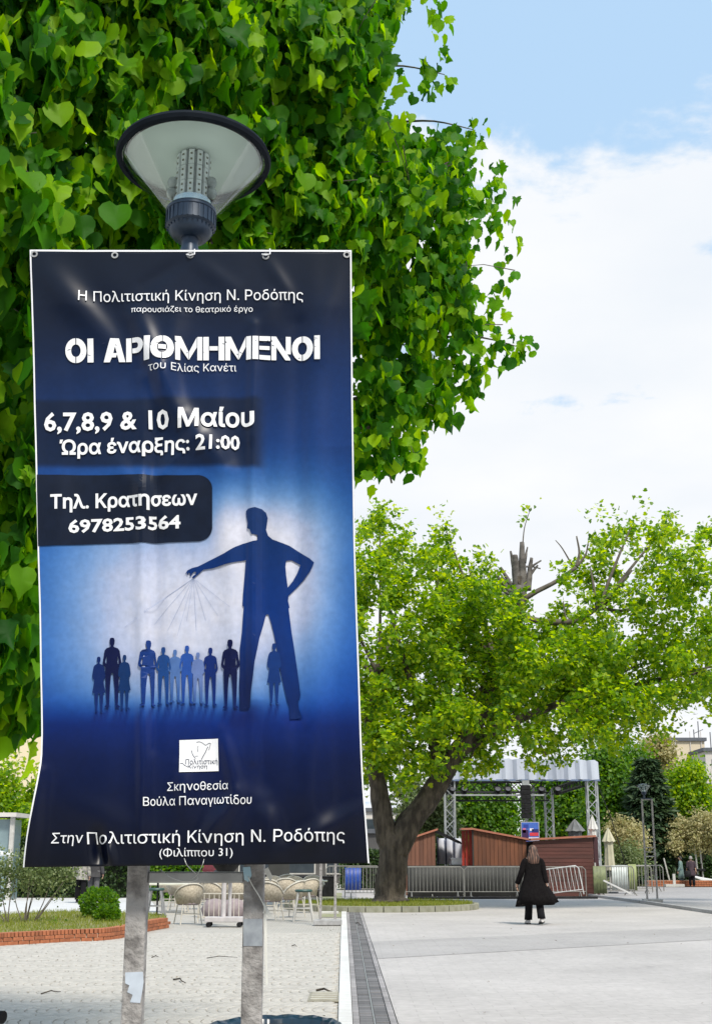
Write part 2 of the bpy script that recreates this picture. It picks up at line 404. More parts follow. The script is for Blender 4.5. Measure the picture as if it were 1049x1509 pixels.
# ---- pale kerb and dark drain strip running away from the camera
strip = thing('drain_strip', None, None, (0, 12.7, 0), math.atan(0.0095)); strip['kind'] = 'structure'
m_white = mat('pale kerb stone', (0.60, 0.595, 0.58), (0.53, 0.52, 0.50), rough=0.8, scale=7, rnd=0.08)
m_slat = mat('dark drain block', (0.095, 0.092, 0.095), (0.16, 0.15, 0.15), rough=0.7, scale=4, rnd=0.40)
m_bord = mat('grey drain border', (0.22, 0.21, 0.21), (0.30, 0.28, 0.28), rough=0.8, scale=5, rnd=0.2)
m_steel = mat('worn steel', (0.42, 0.42, 0.42), (0.30, 0.30, 0.30), rough=0.45, metal=0.6, scale=12)
def rep(mb, name, m, spots, parent, bevel=0.0):
    o0 = None
    for sp in spots:
        if o0 is None: o = o0 = mb.build(name, m, parent, bevel=bevel)
        else:
            o = o0.copy(); COL.objects.link(o); o.parent = parent
        o.location = sp[:3]
        if len(sp) > 3: o.rotation_euler = (0, 0, sp[3])
ys = np.arange(-1.6, 24.2, 1.0)
rep(MB().box((0, 0, 0), (0.132, 0.992, 0.05)), 'kerb_stone', m_white, [(-0.098, y, 0.0) for y in ys], strip, 0.006)
ys = np.arange(-1.5, 24.3, 0.5)
rep(MB().box((0, 0, 0), (0.062, 0.490, 0.04)), 'border_block', m_bord, [(0.004, y, -0.012 + 0.0015 * (i % 3)) for i, y in enumerate(ys)] + [(0.348, y, -0.012 + 0.0015 * (i % 2)) for i, y in enumerate(ys)], strip, 0.004)
ys = np.arange(-1.5, 24.2, 0.18)
rep(MB().box((0, 0, 0), (0.126, 0.168, 0.04)), 'drain_block', m_slat, [(0.101, y, -0.016 + random.uniform(-.003, .003)) for y in ys] + [(0.248, y, -0.016 + random.uniform(-.003, .003)) for y in ys], strip, 0.005)
MB().box((0.1745, 11.3, -0.010), (0.015, 25.8, 0.03)).build('drain_rail', m_steel, strip)
MB().box((0.16, 11.3, -0.055), (0.46, 25.9, 0.05)).build('drain_bed', m_joint, strip)
poly_sheet('beyond_strip', [(strip_x(-0.17, 43), 43), (strip_x(0.39, 43), 43), (strip_x(0.39, 95), 95), (strip_x(-0.17, 95), 95)], 0.003, m_side)

# ================================================================ banner and the lamp it hangs on
YB = 3.655
def gauss(x, c, s): return math.exp(-((x - c) / s) ** 2)
def seg_ridge(px, py, a, b, w, amp):
    ax, ay = a; bx, by = b; dx, dy = bx - ax, by - ay; L2 = dx * dx + dy * dy
    t = max(0, min(1, ((px - ax) * dx + (py - ay) * dy) / L2))
    d = math.hypot(px - ax - dx * t, py - ay - dy * t)
    return amp * math.exp(-(d / w) ** 2) * (0.35 + 0.65 * math.sin(PI * min(1, max(0, t * 0.9 + 0.05))))
RIDGES = [((52, 380), (205, 545), 20, 0.016), ((120, 390), (235, 600), 22, -0.010), ((205, 470), (262, 610), 16, 0.016), ((262, 610), (330, 690), 16, 0.010),
          ((262, 470), (235, 600), 15, 0.008), ((400, 440), (372, 640), 14, 0.012), ((374, 480), (374, 1120), 8, 0.009), ((392, 500), (388, 900), 16, -0.006),
          ((281, 376), (215, 420), 10, -0.008), ((281, 376), (345, 425), 11, 0.007), ((392, 378), (430, 440), 9, 0.008), ((505, 380), (470, 520), 14, 0.009),
          ((212, 560), (212, 1270), 9, 0.008), ((230, 640), (228, 1100), 11, -0.007), ((465, 380), (470, 1240), 16, 0.009), ((440, 480), (438, 1150), 12, -0.006), ((340, 700), (345, 1060), 12, 0.006), ((330, 1080), (350, 1170), 11, 0.010),
          ((350, 1170), (300, 1245), 12, 0.012), ((375, 1050), (392, 1180), 14, -0.006), ((392, 1180), (405, 1262), 14, 0.008), ((405, 1262), (540, 1190), 15, 0.009),
          ((270, 1130), (275, 1200), 13, 0.008), ((145, 1230), (150, 1276), 10, -0.016), ((160, 1240), (168, 1274), 7, 0.014), ((60, 1140), (45, 1270), 12, 0.012),
          ((100, 1180), (240, 1250), 24, 0.006), ((320, 560), (330, 830), 14, 0.005), ((440, 1080), (470, 1260), 22, 0.008), ((90, 560), (85, 1000), 18, 0.005),
          ((180, 690), (245, 770), 14, 0.007), ((300, 640), (220, 720), 12, 0.006)]
def sag(px, py):
    d = 0.006
    for a, b, w, amp in RIDGES:
        if abs(px - (a[0] + b[0]) / 2) < abs(a[0] - b[0]) / 2 + 3 * w:
            d += seg_ridge(px, py, a, b, w * 1.15, amp * (1.55 if min(a[1], b[1]) > 440 else 0.8))
    v = Vector((px * 0.006, py * 0.0035, 0.3)); d += 0.010 * mnoise.noise(v) + 0.0035 * mnoise.noise(v * 3.1)
    edge = min(1, max(0, (1278 - py) / 160)); d += 0.014 * (1 - edge) * math.sin(PI * (px - 37) / 500)
    d += 0.010 * gauss(px, 45, 26) * min(1, max(0, (py - 420) / 200)) + 0.010 * gauss(px, 530, 26) * min(1, max(0, (py - 420) / 300))
    d *= min(1, 0.25 + (py - 370) / 110)
    return max(d, -0.012)
LV = [(370, 45, 518), (430, 47.5, 518.3), (500, 50, 519), (600, 52.5, 520), (700, 55.5, 521.5), (800, 58, 523), (900, 60.5, 526), (1000, 62, 529.5), (1080, 63, 532), (1120, 62, 533.5), (1150, 58, 535), (1190, 51, 538), (1230, 43.5, 541), (1260, 39, 543), (1278, 37, 544)]
def LRx(py):
    a = np.array(LV); return float(np.interp(py, a[:, 0], a[:, 1])), float(np.interp(py, a[:, 0], a[:, 2]))
def S(px, py, lift=0.0):
    p = at(px, py, YB); h = 0.0
    d = sag(px, py)
    if lift:
        e_ = 3.0; gx = (sag(px + e_, py) - sag(px - e_, py)) / (2 * e_ * 0.0019); gz = -(sag(px, py + e_) - sag(px, py - e_)) / (2 * e_ * 0.0019)
        n = Vector((-gx, 1.0, -gz)); n = Vector((gx, -1.0, gz)).normalized() if False else Vector((-gx, -1.0, -gz)).normalized()
        return Vector((p.x, p.y - d, p.z)) + n * lift
    return Vector((p.x, p.y - d, p.z))
def lerp3(a, b, t): return tuple(a[i] + (b[i] - a[i]) * t for i in range(3))
def sstep(a, b, x):
    t = min(1, max(0, (x - a) / (b - a))); return t * t * (3 - 2 * t)
VC = [(370, (13, 20, 38)), (470, (16, 25, 50)), (560, (22, 40, 82)), (650, (26, 56, 118)), (730, (32, 78, 158)), (820, (44, 96, 190)), (950, (44, 96, 196)), (1030, (28, 74, 170)), (1070, (11, 38, 108)), (1120, (7, 24, 72)), (1190, (7, 16, 48)), (1240, (6, 11, 34)), (1280, (5, 8, 24))]
def pc(c):
    t = min(1.0, (c[0] + c[1]) / 380.0)
    return (c[0] * (0.66 + 0.31 * t), min(255, c[1] * (1.06 - 0.10 * t)), min(255, c[2] * (1.08 - 0.12 * t)))
FEET = [(cx + q * k, fb) for cx, fb, k in ((259, 1035, 5), (292.5, 1037, 5), (242, 1038, 5.5), (219, 1041, 6.5), (276.5, 1037, 5.5), (311, 1040, 5.5), (340.5, 1044, 6.5), (147.7, 1050, 4), (185, 1046, 4), (167, 1043, 7), (404.5, 1040, 4.5)) for q in (-1, 1)]
def print_col(px, py):
    a = np.array([v[0] for v in VC]); c = tuple(float(np.interp(py, a, [v[1][i] for v in VC])) for i in range(3))
    side = gauss(px, 290, 330); c = tuple(v * (0.72 + 0.30 * side) for v in c)
    if py < 660: c = lerp3(c, (34, 62, 126), 0.55 * sstep(400, 500, px) * sstep(380, 620, py))
    g = math.exp(-(abs((px - 262) / 168) ** 2.6 + abs((py - 905) / 150) ** 2.8)) + 0.62 * math.exp(-(abs((px - 430) / 75) ** 2.2 + abs((py - 850) / 120) ** 2.4)) + 0.5 * math.exp(-(abs((px - 300) / 150) ** 2 + abs((py - 775) / 50) ** 2)) * sstep(300, 340, px)
    g *= 1 - sstep(1015, 1072, py)
    n = 0.5 + 0.5 * mnoise.noise(Vector((px * 0.05, py * 0.05, 2))) + 0.35 * mnoise.noise(Vector((px * 0.25, py * 0.04, 5)))
    g = min(1, g * (0.90 + 0.10 * n)); c = lerp3(c, (232, 236, 252), g)
    if 1030 < py < 1095:
        for fx, fb in FEET:
            t = (py - fb) / 34
            if -0.05 < t < 1:
                xx = fx - 9 * t; k = math.exp(-((px - xx) / (2.4 + 1.6 * t)) ** 2) * (1 - t) * 0.95
                c = lerp3(c, (12, 30, 96), k)
        c = lerp3(c, (9, 24, 84), 0.8 * math.exp(-((px - 362 + (py - 1050) * 0.3) / 26) ** 2 - ((py - 1056) / 20) ** 2))
        c = lerp3(c, (12, 34, 110), 0.6 * math.exp(-((px - 432) / 16) ** 2 - ((py - 1062) / 10) ** 2))
    # date panel: soft-edged dark box
    pa = sstep(588, 596, py + (px - 50) * 0.015) * (1 - sstep(684, 694, py)) * (1 - sstep(372, 398, px))
    c = lerp3(c, (18, 27, 52), 0.86 * pa)
    return tuple(max(0, min(255, v)) for v in c)

def print_mat(name, rough=0.33):
    m = bpy.data.materials.new(name); m.use_nodes = True
    n, l = m.node_tree.nodes, m.node_tree.links; b = n['Principled BSDF']
    a = n.new('ShaderNodeAttribute'); a.attribute_name = 'print'
    t = n.new('ShaderNodeTexCoord'); ns = n.new('ShaderNodeTexNoise'); ns.inputs['Scale'].default_value = 60; ns.inputs['Detail'].default_value = 7
    l.new(t.outputs['Object'], ns.inputs['Vector'])
    mr = n.new('ShaderNodeMapRange'); l.new(ns.outputs[0], mr.inputs[0]); mr.inputs[3].default_value = 0.58; mr.inputs[4].default_value = 0.86
    hs = n.new('ShaderNodeHueSaturation'); l.new(a.outputs['Color'], hs.inputs['Color']); l.new(mr.outputs[0], hs.inputs['Value'])
    l.new(hs.outputs[0], b.inputs['Base Color']); b.inputs['Roughness'].default_value = rough; b.inputs['Specular IOR Level'].default_value = 0.24
    MATS[name] = m
    return m
m_print = print_mat('glossy vinyl print')
m_vwhite = mat('white vinyl', (0.80, 0.81, 0.84), (0.76, 0.77, 0.80), rough=0.35, scale=30)
m_panel = mat('dark printed panel', s2l((16, 26, 46)), s2l((13, 22, 40)), rough=0.34, spec=0.24, scale=30)
m_ink = mat('navy print ink', s2l((20, 28, 60)), rough=0.4)
banner = thing('vinyl_banner', 'tall glossy dark blue vinyl theatre poster hung on the nearest lamp', 'banner', (at(281, 1278, YB).x, YB, at(281, 1278, YB).z))
BO = Vector(banner.location)
def colour_attr(me, cols):
    ca = me.color_attributes.new('print', 'FLOAT_COLOR', 'POINT')
    a = np.ones((len(cols), 4), np.float32); a[:, :3] = cols; ca.data.foreach_set('color', a.ravel())
def banner_sheet():
    NU, NV = 150, 270; v = []; c = []
    for j in range(NV + 1):
        for i in range(NU + 1):
            u = i / NU; w = j / NV; top = 370 + 1.2 * math.sin(u * 23) * (1 - w)
            py = top + (1278 - 6 * u * (1 if True else 0) - 370) * w
            l_, r_ = LRx(py); px = l_ + (r_ - l_) * u
            v.append(S(px, py) - BO); c.append(s2l(pc(print_col(px, py))))
    n = NU + 1
    f = [(j * n + i, (j + 1) * n + i, (j + 1) * n + i + 1, j * n + i + 1) for j in range(NV) for i in range(NU)]
    me = bpy.data.meshes.new('printed_sheet'); me.from_pydata([tuple(p) for p in v], [], f); colour_attr(me, c)
    me.materials.append(m_print); me.shade_smooth()
    o = bpy.data.objects.new('printed_sheet', me); COL.objects.link(o); o.parent = banner
    sol = o.modifiers.new('thickness', 'SOLIDIFY'); sol.thickness = 0.0012; sol.offset = -1
    return o
sheet = banner_sheet()
def decal(name, loops_list, m, lift, colf=None, cut=11.0, slope=None, label=None):
    """loops_list: list of polygons, each a list of loops (outer, holes...) in poster pixels; laid on the creased sheet"""
    bm = bmesh.new()
    for loops in loops_list:
        flat = [Vector((x, y, 0)) for lp_ in loops for x, y in lp_]
        tris = tessellate_polygon([[Vector((x, y, 0)) for x, y in lp_] for lp_ in loops])
        vs_ = [bm.verts.new(p) for p in flat]
        for t in tris:
            try: bm.faces.new([vs_[k] for k in t])
            except ValueError: pass
    return finish_decal(name, bm, m, lift, colf, cut, label)
def finish_decal(name, bm, m, lift, colf, cut, label=None):
    xs = [v.co.x for v in bm.verts]; ys_ = [v.co.y for v in bm.verts]
    for ax, lo, hi in ((0, min(xs), max(xs)), (1, min(ys_), max(ys_))):
        q = lo + cut
        while q < hi:
            bmesh.ops.bisect_plane(bm, geom=bm.verts[:] + bm.edges[:] + bm.faces[:], plane_co=(q, 0, 0) if ax == 0 else (0, q, 0), plane_no=(1, 0, 0) if ax == 0 else (0, 1, 0))
            q += cut
    cols = []
    for v in bm.verts:
        x, y = v.co.x, v.co.y
        if colf: cols.append(s2l(pc(colf(x, y))))
        v.co = S(x, y, lift) - BO
    for f_ in bm.faces:
        f_.normal_update()
        if f_.normal.y > 0: f_.normal_flip()
    me = bpy.data.meshes.new(name); bm.to_mesh(me); bm.free()
    if colf: colour_attr(me, cols)
    me.materials.append(m); o = bpy.data.objects.new(name, me); COL.objects.link(o); o.parent = banner
    if label: o['label'] = label
    return o
def arc(cx, cy, rx, ry, a0, a1, n=10): return [(cx + rx * math.cos(R(a0 + (a1 - a0) * k / n)), cy + ry * math.sin(R(a0 + (a1 - a0) * k / n))) for k in range(n + 1)]
# white margins
ee = []; ef = []
for k in range(60):
    y0 = 370 + 908 * k / 60; y1 = 370 + 908 * (k + 1) / 60
    l0, r0 = LRx(y0); l1, r1 = LRx(y1)
    w0 = 2.2
    ee.append([[(l0, y0), (l0 + w0, y0), (l1 + w0, y1), (l1, y1)]])
    ef.append([[(r0 - w0, y0), (r0, y0), (r1, y1 - (6 if k == 59 else 0)), (r1 - w0, y1 - (6 if k == 59 else 0))]])
decal('white_margin', ee, m_vwhite, 0.0012, cut=60); decal('white_margin', ef, m_vwhite, 0.0012, cut=60)
decal('top_margin', [[[(45, 369), (518, 369), (518, 371.6), (45, 371.6)]]], m_vwhite, 0.0012)
# phone panel
decal('dark_panel', [[[(57, 702)] + arc(292, 722, 22, 20, -90, 0) + arc(292, 779, 22, 20, 0, 90) + [(150, 803), (59, 807)]]], m_panel, 0.0024, cut=5)
# puppeteer
def c4(pts): return [(260 + x / 4.573, 740 + y / 4.573) for x, y in pts]
man = c4([(475, 70), (490, 55), (530, 45), (575, 52), (605, 75), (617, 110), (612, 150), (605, 190), (620, 230), (650, 255), (700, 275), (760, 298), (840, 345), (900, 385), (930, 415), (905, 470), (860, 530), (800, 590), (755, 635), (752, 670), (762, 715), (755, 720), (765, 800), (775, 880), (790, 970), (810, 1100), (825, 1200), (838, 1300), (832, 1335), (820, 1340), (828, 1400), (845, 1440), (850, 1460), (765, 1465), (760, 1380), (745, 1340), (725, 1250), (700, 1130), (680, 1000), (660, 900), (640, 820), (622, 762), (606, 762), (585, 840), (560, 920), (545, 1000), (530, 1080), (520, 1180), (508, 1280), (500, 1390), (470, 1400), (430, 1400), (425, 1250), (430, 1150), (430, 1000), (445, 880), (452, 780), (458, 712), (448, 705), (452, 640), (462, 540), (470, 460), (474, 400), (420, 410), (330, 430), (250, 452), (185, 462), (160, 485), (122, 518), (108, 516), (118, 503), (133, 492), (138, 478), (125, 474), (110, 488), (106, 503), (96, 505), (97, 488), (88, 480), (82, 496), (76, 494), (78, 480), (62, 492), (80, 465), (110, 450), (150, 440), (180, 425), (250, 390), (330, 355), (400, 312), (450, 290), (500, 280), (545, 265), (545, 232), (510, 225), (500, 195), (483, 185), (487, 150), (478, 110)])
hole = c4([(740, 400), (775, 395), (838, 425), (815, 480), (780, 540), (750, 580), (740, 500), (735, 440)])
def mancol(x, y):
    c = lerp3((18, 62, 132), (14, 66, 158), sstep(760, 900, y)); c = lerp3(c, (12, 30, 92), sstep(900, 1060, y) * (1 - 0.7 * sstep(395, 425, x)))
    return tuple(v * 0.74 for v in lerp3(c, (8, 40, 110), 0.6 * sstep(990, 1060, y)))
decal('printed_figure', [[man, hole]], m_print, 0.0034, mancol, cut=4.5)
def mir(h): return h + [(-x, y) for x, y in reversed(h) if x != 0]
MANH = [(0, 0), (15, 4), (21, 22), (18, 52), (11, 64), (12, 74), (45, 86), (60, 105), (66, 150), (75, 205), (70, 225), (52, 242), (55, 270), (52, 400), (48, 500), (45, 542), (62, 555), (60, 563), (30, 563), (25, 545), (18, 400), (8, 290), (0, 285)]
MHOLE = [(42, 150), (50, 165), (55, 200), (47, 214), (43, 195)]
WOMH = [(0, 0), (14, 4), (19, 22), (16, 48), (9, 60), (10, 72), (38, 84), (52, 104), (60, 150), (66, 200), (60, 225), (46, 235), (52, 290), (66, 365), (44, 372), (42, 440), (36, 500), (34, 545), (40, 560), (20, 560), (14, 500), (6, 375), (0, 370)]
def figure(cx, top, bot, half, colr, hl=None, drop=28):
    s = (bot - top) / 563; colr = tuple(v * (0.78 if max(colr) < 180 else 0.9) for v in colr)
    L = [[(cx + x * s, top + y * s) for x, y in mir(half)]]
    if hl: L += [[(cx + x * s * q, top + y * s) for x, y in hl] for q in (1, -1)]
    f = decal('printed_figure', [L], m_print, 0.0042, lambda x, y: lerp3(colr, (14, 44, 122), 0.45 * sstep(0.55, 1, (y - top) / (bot - top))), cut=14)
figure(259, 958, 1035, MANH, (112, 134, 202)); figure(292.5, 962, 1037, MANH, (138, 148, 212)); figure(242, 954, 1038, MANH, (52, 94, 178), MHOLE)
figure(219, 944.5, 1041, MANH, (28, 68, 156), MHOLE); figure(276.5, 952, 1037, MANH, (60, 92, 184), MHOLE); figure(311, 955, 1040, MANH, (26, 52, 138), MHOLE)
figure(340.5, 944, 1044, MANH, (12, 24, 84), MHOLE); figure(147.7, 969, 1050, WOMH, (26, 50, 122)); figure(185, 966, 1046, WOMH, (22, 62, 126)); figure(167, 941, 1043, MANH, (12, 22, 80), MHOLE)
figure(404.5, 949, 1037, WOMH, (30, 68, 150))
st = []
for tx, ty in ((185, 925), (200, 912), (228, 920), (248, 930), (262, 938), (276, 915), (290, 930), (304, 915), (322, 908), (340, 896)):
    a_ = math.atan2(ty - 853, tx - 286); nx, ny = -math.sin(a_) * 0.17, math.cos(a_) * 0.17
    st.append([[(286 + nx, 853 + ny), (tx + nx, ty + ny), (tx - nx, ty - ny), (286 - nx, 853 - ny)]])
decal('puppet_string', st, m_print, 0.0013, lambda x, y: (172, 186, 222), cut=30)

# ---- lettering
from mathutils.geometry import delaunay_2d_cdt
def text_decal(body, x0, x1, yb0, yb1, cap, bold=0.0, m=None, lift=0.0042, shear=0.0, name='lettering'):
    cu = bpy.data.curves.new('lettering', 'FONT'); cu.body = body; cu.size = 1.0; cu.offset = bold; cu.resolution_u = 2; cu.shear = shear
    cu.fill_mode = 'NONE'
    ob = bpy.data.objects.new('lettering', cu); COL.objects.link(ob); bpy.context.view_layer.update()
    me = bpy.data.meshes.new_from_object(ob.evaluated_get(bpy.context.evaluated_depsgraph_get()))
    bpy.data.objects.remove(ob)
    co = np.array([v.co[:2] for v in me.vertices]); ed = np.array([e_.vertices[:] for e_ in me.edges]); bpy.data.meshes.remove(me)
    # contours come as closed vertex runs in drawing order; direct every edge along its run
    A, B = [], []
    for p_, q_ in ed:
        if abs(p_ - q_) == 1: A.append(min(p_, q_)); B.append(max(p_, q_))
        else: A.append(max(p_, q_)); B.append(min(p_, q_))
    A, B = np.array(A), np.array(B)
    if bold:
        N_ = np.zeros_like(co); dd = co[B] - co[A]; nl = np.stack([-dd[:, 1], dd[:, 0]], 1); nl /= np.maximum(np.linalg.norm(nl, axis=1, keepdims=True), 1e-9)
        np.add.at(N_, A, nl); np.add.at(N_, B, nl)
        ln = np.linalg.norm(N_, axis=1, keepdims=True); N_ /= np.maximum(ln, 1e-9); k_ = np.minimum(2.0 / np.maximum(ln, 0.5), 1.8)
        def wind(Pt):
            a_, b_ = co[A][None], co[B][None]; x_, y_ = Pt[:, 0:1], Pt[:, 1:2]
            cr_ = (b_[..., 0] - a_[..., 0]) * (y_ - a_[..., 1]) - (x_ - a_[..., 0]) * (b_[..., 1] - a_[..., 1])
            return ((a_[..., 1] <= y_) & (b_[..., 1] > y_) & (cr_ > 0)).sum(1) - ((a_[..., 1] > y_) & (b_[..., 1] <= y_) & (cr_ < 0)).sum(1)
        out_ = (wind(co + N_ * 0.004) == 0).astype(int) - (wind(co - N_ * 0.004) == 0).astype(int)
        cid = np.zeros(len(co), int); ends = sorted(int(p) for p, q_ in zip(A, B) if q_ < p); s0_ = 0
        for n_, e_ in enumerate(ends): cid[s0_:e_ + 1] = n_; s0_ = e_ + 1
        sg = np.array([1 if out_[cid == n_].sum() >= 0 else -1 for n_ in range(len(ends))])
        co = co + N_ * k_ * bold * sg[cid][:, None]
    A, B = co[A], co[B]
    vo, eo, fo, _, _, _ = delaunay_2d_cdt([Vector(p) for p in co], [tuple(int(x) for x in e_) for e_ in ed], [], 0, 1e-5)
    bm = bmesh.new(); vs_ = [bm.verts.new((p.x, p.y, 0)) for p in vo]
    for f_ in fo:
        g = sum((vo[i] for i in f_), Vector((0, 0))) / len(f_)
        up = (A[:, 1] <= g.y) & (B[:, 1] > g.y); dn = (A[:, 1] > g.y) & (B[:, 1] <= g.y)
        cr = (B[:, 0] - A[:, 0]) * (g.y - A[:, 1]) - (g.x - A[:, 0]) * (B[:, 1] - A[:, 1])
        if int((up & (cr > 0)).sum()) - int((dn & (cr < 0)).sum()) != 0:
            try: bm.faces.new([vs_[i] for i in f_])
            except ValueError: pass
    for v in [v for v in bm.verts if not v.link_faces]: bm.verts.remove(v)
    xs = [v.co.x for v in bm.verts]; a, b = min(xs), max(xs)
    for v in bm.verts:
        t = (v.co.x - a) / (b - a)
        v.co = Vector((x0 + (x1 - x0) * t, yb0 + (yb1 - yb0) * t - v.co.y / 0.73 * cap, 0))
    o = finish_decal(name, bm, m or m_vwhite, lift, None, 9.0); o['kind'] = 'stuff'
    return o
text_decal('Η Πολιτιστική Κίνηση Ν. Ροδόπης', 117, 447, 446, 444, 15.5)
text_decal('παρουσιάζει το θεατρικό έργο', 195, 373, 463, 461.5, 8.5)
text_decal('του Ελίας Κανέτι', 222, 349, 551, 549, 11.5)
text_decal('6,7,8,9 & 10 Μαίου', 67, 375, 637, 630, 27, 0.026)
text_decal('Ώρα έναρξης: 21:00', 90, 354, 672, 664, 21, 0.026)
text_decal('Τηλ. Κρατησεων', 77, 292, 752, 745, 20, 0.028)
text_decal('6978253564', 103, 267, 787, 779, 19, 0.028)
text_decal('Σκηνοθεσία', 248, 338, 1166, 1163.5, 12.5)
text_decal('Βούλα Παναγιωτίδου', 213, 371, 1188, 1184.5, 13)
text_decal('Στην', 77, 125, 1243, 1242, 15.5, 0.0, shear=0.12)
text_decal('Πολιτιστική Κίνηση Ν. Ροδόπης', 130, 508, 1244, 1239, 18)
text_decal('(Φιλίππου 31)', 237, 344, 1262.5, 1261, 12)
# stencilled title, letter by letter
def ty(x, v): return (536 - 5 * (x - 98) / 374) - v * (35 - 0.6 * (x - 98) / 374)
def q(pts): return [[(x, ty(x, v)) for x, v in pts]]
T = []
def rect(x0, x1, v0, v1): T.append(q([(x0, v0), (x1, v0), (x1, v1), (x0, v1)]))
def ringhalf(x0, x1, side, wx=0.30, wv=0.26):
    cx = (x0 + x1) / 2; rx = (x1 - x0) / 2; g = 0.7
    o_, i_ = [], []
    for k in range(13):
        a_ = R(-90 + 180 * k / 12)
        o_.append((cx + side * (g + (rx - g) * math.cos(a_)), 0.5 + 0.52 * math.sin(a_)))
        i_.append((cx + side * (g + (rx * (1 - 2 * wx)) * math.cos(a_)), 0.5 + (0.52 - wv) * math.sin(a_)))
    T.append(q(o_ + i_[::-1]))
for x0, x1 in ((97.6, 128.7), (224.4, 257.8), (430, 462)):
    ringhalf(x0, x1, 1); ringhalf(x0, x1, -1)
rect(235.5, 246.7, 0.41, 0.60)
rect(130.2, 139, 0, 1)
T.append(q([(153.9, 0), (163, 0), (166, 0.2), (172, 0.2), (174, 0.38), (168.3, 0.38), (170, 0.62), (171, 0.62), (176.5, 0), (185.9, 0), (176, 1), (163.5, 1)]))
rect(186.9, 195.3, 0, 1)
bw = [(196.6, 1.0)] + [(203 + 11 * math.cos(R(a_)), 0.68 + 0.32 * math.sin(R(a_))) for a_ in range(90, -91, -20)] + [(196.6, 0.36), (196.6, 0.56)] + [(202.5 + 3.6 * math.cos(R(a_)), 0.68 + 0.12 * math.sin(R(a_))) for a_ in range(-90, 91, 30)] + [(196.6, 0.80)]
T.append(q(bw))
rect(214.9, 223.5, 0, 1)
def em(a, b):      # M from a to b
    w = 7.2; c = (a + b) / 2
    rect(a, a + w, 0, 0.74); rect(b - w, b, 0, 1)
    T.append(q([(a, 1), (a + 8.4, 1), (c - 0.35, 0.36), (c - 0.35, 0.02), (a, 0.83)]))
    T.append(q([(c + 0.35, 0.02), (c + 0.35, 0.36), (b - w - 0.9, 0.99), (b - w - 0.9, 0.56)]))
em(259.3, 299)
rect(300.4, 308.6, 0, 1); rect(309.6, 321.8, 0.42, 0.60); rect(322.9, 331.5, 0, 1)
em(332.8, 371.2)
rect(373.0, 381, 0, 1); rect(382.3, 398.6, 0.80, 1); rect(382.3, 397.5, 0.42, 0.58); rect(382.3, 398.6, 0, 0.19)
rect(400, 407.3, 0, 0.78); T.append(q([(400, 1), (407, 1), (427.6, 0.06), (427.6, 0), (420.6, 0), (400, 0.86)])); rect(421.2, 428.3, 0.26, 1)
rect(463.6, 471.6, 0, 1)
o = decal('title_lettering', T, m_vwhite, 0.0036, cut=8); o['kind'] = 'stuff'
scr = []
rs = random.Random(5)
for k in range(34):
    x = rs.uniform(99, 470); v = rs.uniform(0.08, 0.92); a_ = rs.uniform(-0.6, 0.6); L_ = rs.uniform(0.8, 4.5) if k < 22 else rs.uniform(4, 9); h_ = rs.uniform(0.25, 0.6)
    cx, cy = x, ty(x, v); dx_, dy_ = math.cos(a_) * L_ / 2, math.sin(a_) * L_ / 2
    scr.append([[(cx - dx_, cy - dy_), (cx, cy - h_), (cx + dx_, cy + dy_), (cx, cy + h_)]])
o = decal('print_scratch', scr, m_ink, 0.0044, cut=60); o['kind'] = 'stuff'
# white logo card
decal('logo_card', [[[(265, 1091), (322.5, 1089), (323, 1136.5), (265.5, 1138.5)]]], m_vwhite, 0.0022, cut=6)
def stroke(pts, w):
    out_ = []
    for (x0, y0), (x1, y1) in zip(pts, pts[1:]):
        a_ = math.atan2(y1 - y0, x1 - x0); nx, ny = -math.sin(a_) * w / 2, math.cos(a_) * w / 2
        out_.append([[(x0 + nx, y0 + ny), (x1 + nx, y1 + ny), (x1 - nx, y1 - ny), (x0 - nx, y0 - ny)]])
    return out_
lg = lambda pts: [(250 + x / 11.656, 1080 + y / 11.656) for x, y in pts]
LG = stroke(lg([(470, 165), (520, 155), (570, 175), (620, 215), (650, 205)]), 0.6) + stroke(lg([(650, 200), (690, 180), (712, 185), (700, 235), (680, 300)]), 0.7) + stroke(lg([(665, 240), (620, 340), (580, 410), (552, 465)]), 0.9)
LG += stroke(lg([(500, 225), (485, 270), (495, 330)]), 0.5) + stroke(lg([(385, 305), (400, 370), (430, 420), (455, 445)]), 0.7) + stroke(lg([(445, 403), (495, 403)]), 0.5) + stroke(lg([(195, 528), (235, 530), (270, 565), (320, 590)]), 0.7)
for s_ in LG: decal('logo_stroke', [s_], m_ink, 0.0030, cut=60)
text_decal('Πολιτιστική', 274.5, 321.5, 1127, 1126, 7.5, m=m_ink, lift=0.0032)
text_decal('Κίνηση', 278, 306, 1133, 1132.5, 5.5, m=m_ink, lift=0.0032)

# ---- the twin-post street lamp
m_post = mat('weathered grey post', (0.33, 0.315, 0.305), (0.155, 0.145, 0.14), rough=0.8, scale=17, bump=0.5, bscale=60, lo=0.48, hi=0.66, detail=9)
m_navy = mat('blue grey cast metal', (0.022, 0.042, 0.078), (0.015, 0.03, 0.055), rough=0.38, metal=0.2, scale=20)
m_rim = mat('black rim', (0.012, 0.016, 0.022), rough=0.65, spec=0.04, scale=20)
m_refl = mat('pale reflector', (0.74, 0.80, 0.76), (0.62, 0.68, 0.65), rough=0.5, scale=3)
m_chrome = mat('lamp aluminium', (0.75, 0.77, 0.80), (0.62, 0.64, 0.67), rough=0.22, metal=0.9, scale=10)
m_led = mat('led strip', (0.40, 0.42, 0.44), (0.3, 0.31, 0.33), rough=0.35, metal=0.0, scale=60)
m_strip = mat('pale led board', (0.80, 0.82, 0.84), (0.72, 0.74, 0.76), rough=0.3, scale=60)
m_ledy = mat('led chip', (0.16, 0.15, 0.10), rough=0.4)
